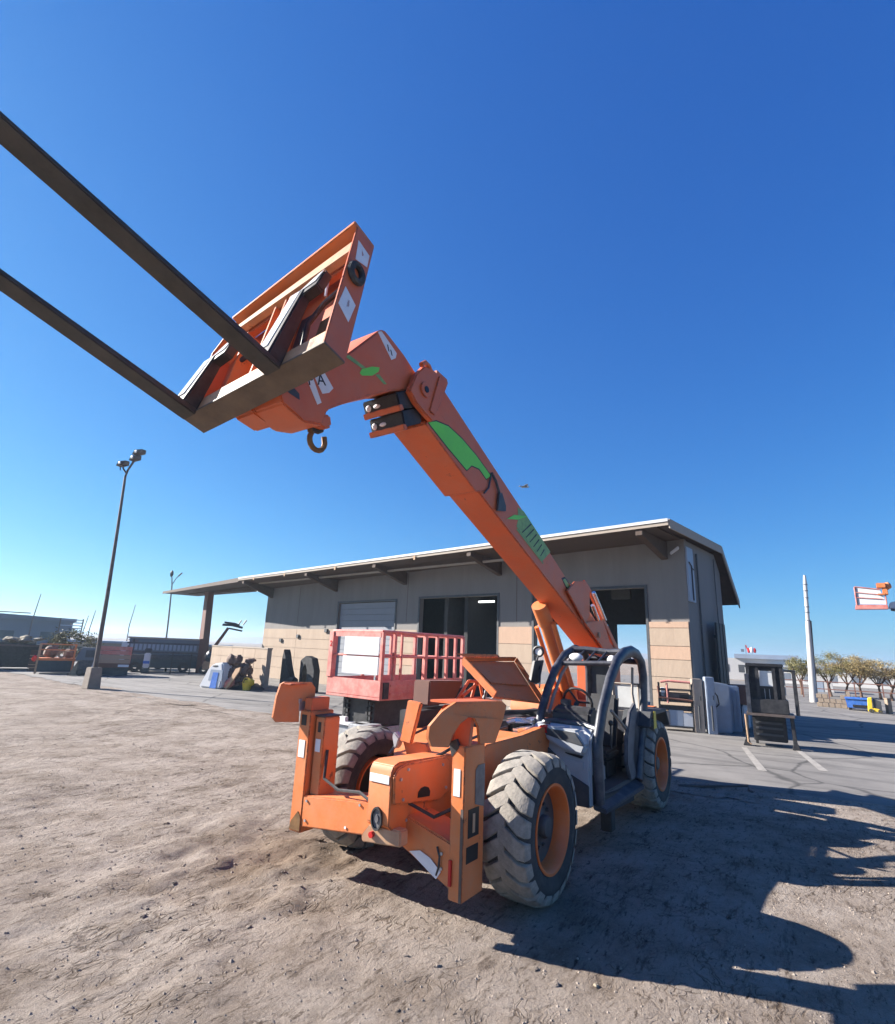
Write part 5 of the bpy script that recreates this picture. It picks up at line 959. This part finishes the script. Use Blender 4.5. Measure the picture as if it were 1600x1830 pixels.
# ================================================================== THINGS BY THE WORKSHOP'S NEAR CORNER
def corner_things():
    o = empty('tool_rack', (6.85, 16.35, 0), R(-20)); tag(o, 'low steel tool rack full of gear against the peach banded wall', 'tool rack')
    for x in (-.45, .43):
        for y in (-.18, .18): MB().box(x-.025, x+.025, y-.02, y+.02, 0, 1.3).build('post', 'black', o)
    for z in (.12, .80, 1.12): MB().box(-.46, .46, -.2, .2, z-.02, z+.02).build('shelf', 'black', o)
    for (x, w, z0, z1, m_) in ((-.33, .16, .15, .52, 'beigebox'), (-.02, .2, .14, .58, 'palebox'), (.3, .16, .14, .5, 'whiteplastic'), (-.05, .4, .82, 1.04, 'pole'), (-.34, .06, .82, 1.16, 'whiteplastic'), (-.22, .05, .82, 1.12, 'brown'), (.28, .2, .82, 1.0, 'dgrey'), (.05, .5, .55, .68, 'black')):
        MB().box(x-w, x+w, -.17, .1, z0, z1).build('stored_gear', m_, o, bevel=.012)
    MB().tube([(-.40, -.19, 1.32), (-.2, -.19, 1.36), (.4, -.19, 1.34)], .035, 8).tube([(-.23, -.19, 1.3), (-.23, -.19, .75)], .03, 8).build('red_handle', 'redlift', o); MB().tube([(-.48, -.2, 1.2), (-.46, -.2, .9), (.43, -.2, .84)], .03, 6).build('bar', 'brown', o)
    for i, (x, w, h, mat_, lab) in enumerate(((7.36, .13, 1.45, 'beigebox', 'narrow beige electrical cabinet next to the tool rack'), (7.63, .115, 1.52, 'palebox', 'narrow grey cabinet between the beige cabinet and the pale blue tank'))):
        o = empty('electrical_cabinet', (x, 16.1-.2*i, 0), R(-15)); tag(o, lab, 'cabinet', 'cabinets by the workshop corner')
        MB().box(-w, w, -.15, .2, 0, h).build('case', mat_, o, bevel=.012); MB().box(-w*.75, w*.75, -.16, -.151, h*.55, h*.92).build('door_panel', mat_, o, bevel=.004); MB().box(w*.4, w*.6, -.175, -.16, h*.6, h*.68).build('handle', 'dgrey', o); MB().tube([(0, -.165, h*.5), (0, -.165, .1)], .02, 6).build('cable', 'dgrey', o)
    o = empty('square_tank', (8.08, 16.35, 0), R(-18)); tag(o, 'pale blue square tank with a hose on it at the workshop corner', 'tank')
    MB().hexa([(-.30, -.25, 0), (.27, -.25, 0), (.27, .3, 0), (-.30, .3, 0), (-.24, -.22, 1.40), (.3, -.22, 1.32), (.3, .3, 1.32), (-.24, .3, 1.40)]).build('tank_body', 'palebox', o, bevel=.03)
    MB().tube([(-.23, -.28, 1.36), (-.2, -.29, 1.2), (-.05, -.29, 1.0), (-.02, -.29, .78), (-.1, -.29, .7)], .016, 6).build('hose', 'ink', o)
    o = empty('square_tank', (8.62, 16.75, 0), R(-18)); tag(o, 'smaller ribbed pale blue tank right of the tank with a hose', 'tank')
    MB().box(-.2, .24, -.25, .3, .0, 1.28).build('tank_body', 'palebox', o, bevel=.03)
    for k in range(4): MB().box(-.16+k*.1, -.11+k*.1, -.27, -.25, .1, 1.15).build('rib', 'palebox', o, bevel=.01)
    o = empty('steel_gate_leaf', (9.35, 18.35, 0), R(50)); tag(o, 'tall dark green corrugated panel standing behind the pale blue tanks', 'panel')
    for k in range(6): MB().box(-.6+k*.2, -.415+k*.2, -.03+.015*(k % 2), .03, .05, 3.2).build('panel_sheet', 'slab', o, bevel=.008)
    for z in (.5, 2.7): MB().box(-.6, .6, .031, .08, z, z+.1).build('cross_rail', 'slab', o)
    o = empty('parts_crate', (9.3, 16.9, 0), R(-10)); tag(o, 'dark stacked crate with a small white tank below beside the black frame', 'crate')
    MB().box(-.5, .3, -.3, .3, .75, 1.3).build('crate_body', 'brown', o, bevel=.02); MB().box(-.3, -.1, -.25, .2, .1, .74).build('white_tank', 'whiteplastic', o, bevel=.03); MB().box(-.5, -.42, -.28, .28, 0, .75).box(.2, .28, -.28, .28, 0, .75).build('leg', 'teal', o)
    for k in range(3): MB().box(-.51, .31, -.315, -.30, .80+k*.16, .92+k*.16).build('crate_slat', 'brown', o)
corner_things()
def black_frame():
    o = empty('loader_cab_frame', (8.13, 13.98, 0), R(-30)); tag(o, 'black steel machine cab frame on two splayed legs in the yard', 'cab frame')
    # local x to the right, y away
    MB().box(-.42, .45, -.25, .45, .78, 1.12).build('mid_deck', 'black', o, bevel=.02); MB().box(-.47, .55, -.34, .5, .72, .78).build('deck_edge', 'pole', o, bevel=.008)
    MB().box(-.36, .36, .0, .5, .12, .70).build('lower_box', 'black', o, bevel=.015); MB().box(-.30, .28, -.01, .0, .18, .62).build('recess', 'ink', o)
    for z in (.25, .4, .52): MB().box(-.3, .28, -.03, -.01, z, z+.05).build('slat', 'dgrey', o)
    for s in (-1, 1):
        MB().prism([(s*.44, -.22, .72), (s*.52, -.22, .72), (s*.54, -.22, .06), (s*.46, -.22, .06)], (0, .12, 0)).build('leg', 'black', o, bevel=.01); MB().prism([(s*.42, -.26, 0), (s*.60, -.26, 0), (s*.55, -.26, .14), (s*.46, -.26, .14)], (0, .2, 0)).build('foot', 'black', o, bevel=.01)
    for (x, z1) in ((-.36, 1.92), (-.16, 1.9), (.2, 1.9), (.36, 1.92), (.62, 1.80)): MB().box(x-.04, x+.04, -.2, -.1, .78, z1).build('upright', 'black', o, bevel=.008)
    MB().box(-.44, -.34, -.30, -.2, .75, 1.70).build('upright', 'cabblue', o, bevel=.01)
    MB().box(-.40, .42, -.22, .45, 1.88, 1.96).box(.42, .68, -.2, .3, 1.78, 1.82).build('roof', 'ink', o, bevel=.015)
    MB().box(-.42, -.38, .0, .3, 1.3, 1.85).build('side_pane', 'glass', o)
    wn_ = MB().prism([(-.135, -.15, 1.42), (.165, -.15, 1.42), (.165, -.15, 1.78), (-.10, -.15, 1.78)], (0, .02, 0)).build('window', 'glass', o); MB().box(-.16, .2, -.16, -.10, 1.36, 1.42).build('sill', 'black', wn_)
    MB().box(-.36, -.14, -.12, -.08, 1.12, 1.88).box(.175, .36, -.12, -.08, 1.12, 1.88).box(-.14, .175, -.12, -.08, 1.785, 1.88).build('cab_panel', 'black', o, bevel=.006)
    MB().box(-.12, .16, -.13, -.1, 1.12, 1.36).build('lower_panel', 'ink', o); MB().box(-.03, -.02, -.14, -.13, 1.12, 1.36).box(.07, .08, -.14, -.13, 1.12, 1.36).build('bar', 'steel', o)
    MB().box(.36, .44, .35, .4, 1.2, 1.85).build('pane', 'glass', o); MB().tube([(-.5, -.3, .74), (-.48, -.32, .1), (-.42, -.32, .06)], .018, 6).build('prop_rod', 'timber', o)
    for x in (-.3, .5): MB().box(x-.03, x+.03, .38, .44, 0, .72).build('rear_leg', 'black', o)
black_frame()
o = MB().tube([(-1.05, .1, .02), (-.2, .02, .06), (.02, 0, .08), (.02, -.02, .02), (.0, -.15, .015)], .02, 8).build('bent_rod', 'pole'); tag(o, 'thin bent steel rod lying at the edge of the machine shadow', 'rod'); o.location = (4.94, 9.3, 0)
# ================================================================== RIGHT BACKGROUND
def tower():
    o = empty('radio_mast', (20.07, 30.25, 0), R(-34)); tag(o, 'tall pale tapering radio mast with dark bands at the right', 'mast')
    d = V((math.cos(0), 0, 0))
    def P(z): return (.05+.30*(z/6.84)-.0, 0, z)
    MB().tube([P(0), P(2.4), P(4.3)], .19, 14, .12).build('lower_tube', 'tower', o)
    zs = [4.3, 4.75, 5.05, 5.55, 5.95, 6.3, 6.84]
    for a, b in zip(zs, zs[1:]):
        MB().tube([P(a+.04), P(b)], .10, 10, .09 if b < 6.8 else .06).build('antenna_section', 'tower', o); MB().tube([P(a), P(a+.04)], .125, 10).build('band', 'farblue', o)
    MB().tube([(.22, -.05, 0), (.30, -.05, 2.4), (.38, -.05, 4.3)], .03, 6).build('cable', 'pole', o)
tower()
def basket():
    o = empty('boom_lift', (20.2, 26.2, 0), R(-38)); tag(o, 'boom lift whose white and red basket hangs in the air at right edge', 'boom lift')
    MB().hexa([(-.15, -.3, 4.62), (1.12, -.3, 4.62), (1.12, .4, 4.66), (-.15, .4, 4.66), (-.1, -.3, 4.86), (1.12, -.3, 4.82), (1.12, .4, 4.86), (-.1, .4, 4.86)]).build('basket_floor', 'redlift', o, bevel=.02)
    MB().box(-.05, .02, -.28, -.26, 4.86, 5.7).prism([(-.05, -.27, 4.88), (1.1, -.27, 4.84), (.9, -.27, 5.55), (-.05, -.27, 5.72)], (0, -.01, 0)).build('mesh_panel', 'whiteplastic', o)
    for z0, z1 in ((5.72, 5.55), (5.45, 5.3), (5.2, 5.1)): MB().tube([(-.05, -.3, z0), (.95, -.3, z1)], .022, 6).build('rail', 'redlift', o)
    for x in (-.05, 1.08): MB().tube([(x, -.3, 4.85), (x, -.3, 5.7)], .03, 6).build('post', 'redlift', o)
    MB().box(.8, 1.15, -.4, .0, 5.62, 5.85).box(1.0, 1.2, -.35, .05, 5.3, 5.62).ball((1.22, -.2, 5.72), .16, .14, .18, 9, 7, .2).box(.8, 1.1, -.38, -.1, 5.28, 5.36).build('control_box', 'orange', o, bevel=.02)
    MB().prism([(1.12, -.1, 4.65), (1.5, -.1, 4.65), (5.5, -.1, 4.1), (5.5, -.1, 4.6), (1.6, -.1, 5.05), (1.2, -.1, 4.95)], (0, .3, 0)).build('jib', 'whiteplastic', o, bevel=.03); MB().tube([(1.2, -.15, 4.62), (1.7, -.15, 4.5), (2.0, -.15, 4.6)], .06, 8).build('jib_link', 'dgrey', o)
    MB().prism([(5.1, -.1, 4.5), (5.6, -.1, 4.5), (7.0, -.1, 1.0), (6.6, -.1, 1.0)], (0, .3, 0)).build('main_boom', 'whiteplastic', o, bevel=.03); MB().box(5.8, 8.0, -.7, .8, .4, 1.1).build('chassis', 'orange', o, bevel=.05)
    for x in (6.2, 7.6):
        for y in (-.7, .8): MB().lathe([(.15, -.12), (.4, -.12), (.4, .12), (.15, .12)], 18).build('wheel', 'rubber', o).location = (x, y, .4)
basket()
def blue_skip():
    o = empty('blue_dumpster', (19.3, 25.95, 0), R(-36)); tag(o, 'open bright blue dumpster under the desert trees', 'dumpster')
    MB().hexa([(-.40, -.25, .10), (.5, -.25, .10), (.5, .3, .1), (-.40, .3, .1), (-.46, -.3, .56), (.56, -.3, .56), (.56, .35, .56), (-.46, .35, .56)]).build('bin_body', 'blue', o, bevel=.02); MB().box(-.48, .58, -.33, -.29, .50, .56).build('top_rail', 'blue', o)
    for x in (-.3, .4): MB().box(x-.06, x+.06, -.2, .25, 0, .10).build('skid', 'black', o)
    MB().box(-.2, .35, -.285, -.262, .14, .26).build('pocket', 'ink', o)
blue_skip()
def yellow_machine():
    o = empty('mini_loader', (19.3, 24.9, 0), R(-36)); tag(o, 'small yellow machine with a dark grille right of the blue dumpster', 'machine')
    MB().prism([(-.3, -.2, .05), (.22, -.2, .05), (.22, -.2, .16), (-.12, -.2, .22), (-.10, -.2, .66), (-.26, -.2, .62)], (0, .4, 0)).build('body', 'yellow', o, bevel=.02); MB().prism([(-.09, -.15, .22), (.2, -.15, .17), (.2, -.15, .5), (-.08, -.15, .6)], (0, .3, 0)).build('grille', 'dgrey', o)
    for x in (-.18, .14): MB().lathe([(.03, -.05), (.09, -.05), (.09, .05), (.03, .05)], 12).build('wheel', 'rubber', o).location = (x, -.18, .09)
yellow_machine()
def fence():
    o = empty('block_wall', (19.0, 27.0, 0), R(-38)); tag(o, 'broken tan block wall in front of the desert trees', 'wall')
    for k in range(3):
        for i in range(5):
            if (k, i) in ((2, 2), (2, 3)): continue
            MB().box(-.75+i*.24+.006+(.06 if k % 2 else 0), -.51+i*.24-.006+(.06 if k % 2 else 0), -.02+random.uniform(-.01, .01), .16, k*.2+.004, k*.2+.196).build('block', 'tan', o, bevel=.01)
    MB().box(.46, .62, -.05, .2, 0, .78).build('pillar', 'tan', o, bevel=.01)
    o = empty('rail_fence', (24.2, 33.0, 0), R(-40)); tag(o, 'thin brown rail fence running below the desert trees', 'fence')
    for k in range(9): MB().box(-5.0+k*1.3, -4.94+k*1.3, -.03, .03, 0, 1.05).build('post', 'brown', o)
    for z in (.55, .98): MB().box(-5.0, 5.5, -.04, -.01, z-.025, z+.025).build('rail', 'brown', o)
    q = tag(MB().box(-.09, .09, -.09, .09, 0, .62).box(-.11, .11, -.11, .11, .62, .66).build('gate_pillar', 'tan', bevel=.01), 'short tan pillar right of the small yellow machine', 'pillar'); q.location = (19.75, 24.75, 0)
fence()
def far_white():
    o = empty('white_building', (35, 60, 0), R(-30)); tag(o, 'long white flat roofed building beyond the black cab frame', 'building')
    MB().box(-5, 3.0, 0, 6, 0, 2.3).build('wall', 'farwhite', o); MB().box(-2.8, 3.2, -.3, 6, 2.3, 2.75).build('roof', 'palebox', o)
    for x in (-4.2, -2.5, -.5): MB().box(x, x+.8, -.02, 0, .8, 1.6).build('window', 'dgrey', o)
    q = empty('roof_sign', (34.3, 60.9, 2.75), R(-30)); tag(q, 'small red and white device on the roof of the white building', 'roof unit')
    MB().box(-1.05, -.75, -.1, .1, .25, .55).box(-.6, -.55, -.05, .05, 0, .9).build('bracket', 'farblue', q); MB().ball((0, 0, .45), .22, .15, .35, 10, 7).build('drum', 'whiteplastic', q); MB().ball((-.3, 0, .42), .14, .12, .3, 8, 6).ball((.3, 0, .42), .14, .12, .28, 8, 6).tube([(-.4, 0, .5), (-.55, 0, 1.0)], .06, 6).build('red_side', 'red', q)
    o = empty('white_shed', (28.2, 41.3, 0), R(-34)); tag(o, 'small white shed behind the base of the radio mast', 'shed')
    MB().prism([(-.6, 0, 0), (.75, 0, 0), (.6, 0, 1.1), (.3, 0, 1.6), (-.3, 0, 1.5), (-.6, 0, 1.2)], (0, 1.5, 0)).build('wall', 'farwhite', o, bevel=.02); MB().box(-.35, .1, -.02, 0, 0, .75).build('door', 'palebox', o)
    o = empty('white_warehouse', (40, 52, 0), R(-38)); tag(o, 'long pale warehouse seen under the tree crowns at right', 'building')
    MB().box(-8, 8, 0, 5, 0, 1.55).build('wall', 'farwhite', o); MB().box(-8.2, 8.2, -.2, 5, 1.55, 1.75).build('roof', 'palebox', o)
    for k in range(8): MB().box(-7+k*1.9, -6.2+k*1.9, -.02, 0, .3, 1.0).build('window', 'farblue', o)
far_white()
def trees():
    spec = [(23.9, 37.0, 2.35, .75, 'leaf', 'slim olive desert tree left of the radio mast', .55), (25.2, 36.1, 2.55, 1.0, 'leaf', 'olive green desert tree right of the radio mast', .8), (26.4, 35.1, 2.6, 1.15, 'leafdry', 'broad tan desert tree above the blue dumpster', .95), (27.6, 34.2, 2.45, 1.2, 'leafdry', 'spreading dry tree with forked trunk at right edge', 1.1), (28.9, 33.0, 2.35, 1.2, 'leafdry', 'dry tree partly cut by the right edge of view', 1.1), (26.6, 36.6, 2.45, 1.1, 'leafdry', 'tan desert tree standing behind the broad tan tree', 1.0), (28.0, 35.6, 2.3, 1.1, 'leafdry', 'tan desert tree behind the forked dry tree', 1.1)]
    for (x, y, h, cw, lm, lab, rx) in spec:
        o = empty('desert_tree', (x, y, 0), random.uniform(0, 3)); tag(o, lab, 'tree', 'desert trees along the right side')
        t = MB(); k = random.uniform(-.2, .2); t.tube([(0, 0, 0), (.06+k*.2, 0, .35), (k, .03, .75)], .085, 8, .055)
        for a in range(6):
            an = a*1.05+random.uniform(-.3, .3); t.tube([(k, .03, .72), (k+.3*cw*math.cos(an), .3*cw*math.sin(an), 1.15), (k+.75*cw*math.cos(an+.2), .75*cw*math.sin(an+.2), h*.8)], .045, 6, .012)
            t.tube([(k+.3*cw*math.cos(an), .3*cw*math.sin(an), 1.15), (k+.5*cw*math.cos(an-.6), .5*cw*math.sin(an-.6), h*.72)], .025, 5, .008)
        t.build('trunk', 'bark', o)
        leaf_clump(6500, (k, 0, h*random.uniform(.68, .78)), rx*random.uniform(1.6, 2.4), rx*1.4, h*random.uniform(.22, .30), .038, lm, 'crown', o, random.choice((9, 12, 16)))
trees()
# bird
o = empty('bird', (5.9, 39.56, 14.41), R(15)); tag(o, 'small pale bird gliding in the sky right of the boom', 'bird')
bb = MB().ball((0, 0, 0), .26, .075, .07, 12, 8).ball((.27, 0, .03), .08, .06, .06, 10, 8).prism([(-.22, -.05, 0), (-.46, -.12, .0), (-.46, .12, 0), (-.22, .05, 0)], (0, 0, .02))
bb.build('body', 'rubble', o)
for s in (-1, 1): MB().prism([(.14, s*.04, .02), (.16, s*.28, .09), (-.02, s*.62, .05), (-.10, s*.30, .08), (-.12, s*.04, .02)], (0, 0, .018)).build('wing', 'farblue' if s < 0 else 'rubble', o)
# loose stones on the dirt
cols = ('tan', 'rubble', 'concrete_block')
pr = [MB().ball((0, 0, 0), 1, .8, .55, 8, 5, .22).build('stone', c) for c in cols]
proto = True
spots = [(-3.35, 4.15, .035, 'white stone half sunk in the dirt at lower left', 1), (1.05, 3.98, .02, 'small pale stone at the edge of the boom shadow', 1), (.15, 3.05, .05, 'dark stone at the bottom edge of the picture', 2)]
for i, (x, y, s, lab, k) in enumerate(spots):
    o = copyo(pr[k]); o.location = (x, y, s*.3); o.scale = (s, s, s); o.rotation_euler = (0, 0, random.uniform(0, 6)); tag(o, lab, 'stone', 'loose stones on the dirt')
for q in pr: bpy.data.objects.remove(q)
def gravel():
    mb = MB()
    for _ in range(5000):
        y = 2.6+random.random()**1.6*9; x = random.uniform(-1.1, .95)*(y*.95+.3)
        if edge_y(x) < y+.3: continue
        s = random.uniform(.003, .011)*(1+y*.06)*(1.8 if random.random() < .02 else 1); o = len(mb.v)
        a = random.uniform(0, 6)
        for (dx, dy, dz) in ((1, 0, 0), (-.2, .9, .1), (-.9, -.1, 0), (0, -.8, 0), (.1, .1, .75)):
            mb.v.append((x+s*(dx*math.cos(a)-dy*math.sin(a)), y+s*(dx*math.sin(a)+dy*math.cos(a)), s*dz+GZ(x, y)))
        mb.f += [(o, o+1, o+4), (o+1, o+2, o+4), (o+2, o+3, o+4), (o+3, o, o+4)]
    stuff(mb.build('gravel', 'gravelm', smooth=0))
gme = bpy.data.objects['ground'].data
from mathutils.bvhtree import BVHTree
_bvh = BVHTree.FromPolygons([v.co for v in gme.vertices], [tuple(p_.vertices) for p_ in gme.polygons])
def GZ(x, y):
    h = _bvh.ray_cast(V((x, y, 5)), V((0, 0, -1)))[0]; return h.z if h else 0
def clods():
    mb = MB(); rnd = random.Random(11)
    for _ in range(260):
        y = 2.9+rnd.random()**1.3*8; x = rnd.uniform(-.95, .35)*(y*.9)
        if rnd.random() < .6: x = rnd.gauss(-2.0, 1.3); y = rnd.gauss(6.0, 1.6)
        if y < 2.5 or edge_y(x) < y+.3: continue
        r_ = .005+.02*rnd.random()**2.5; mb.ball((x, y, GZ(x, y)), r_*rnd.uniform(1, 2), r_*1.2, r_*.55, 8, 6, .3)
    o = mb.build('clods', bpy.data.objects['ground'].data.materials[0], smooth=0); o['kind'] = 'stuff'
clods()
gravel()
for q in [o_ for o_ in bpy.data.objects if o_.name.startswith('stone')]: q.location.z = GZ(q.location.x, q.location.y)+.2*q.scale.x

# ================================================================== AIR
hz = bpy.data.materials.new('haze'); hz.use_nodes = True; ht = hz.node_tree
for n_ in list(ht.nodes):
    if n_.type != 'OUTPUT_MATERIAL': ht.nodes.remove(n_)
pv = ht.nodes.new('ShaderNodeVolumePrincipled'); pv.inputs['Color'].default_value = (.62, .82, 1, 1); pv.inputs['Density'].default_value = .0006; pv.inputs['Anisotropy'].default_value = .3
ht.links.new(pv.outputs[0], [n_ for n_ in ht.nodes if n_.type == 'OUTPUT_MATERIAL'][0].inputs['Volume'])
hb_ = MB().box(-1480, 1480, -530, 1480, -3, 24).build('haze', hz, smooth=0); stuff(hb_)
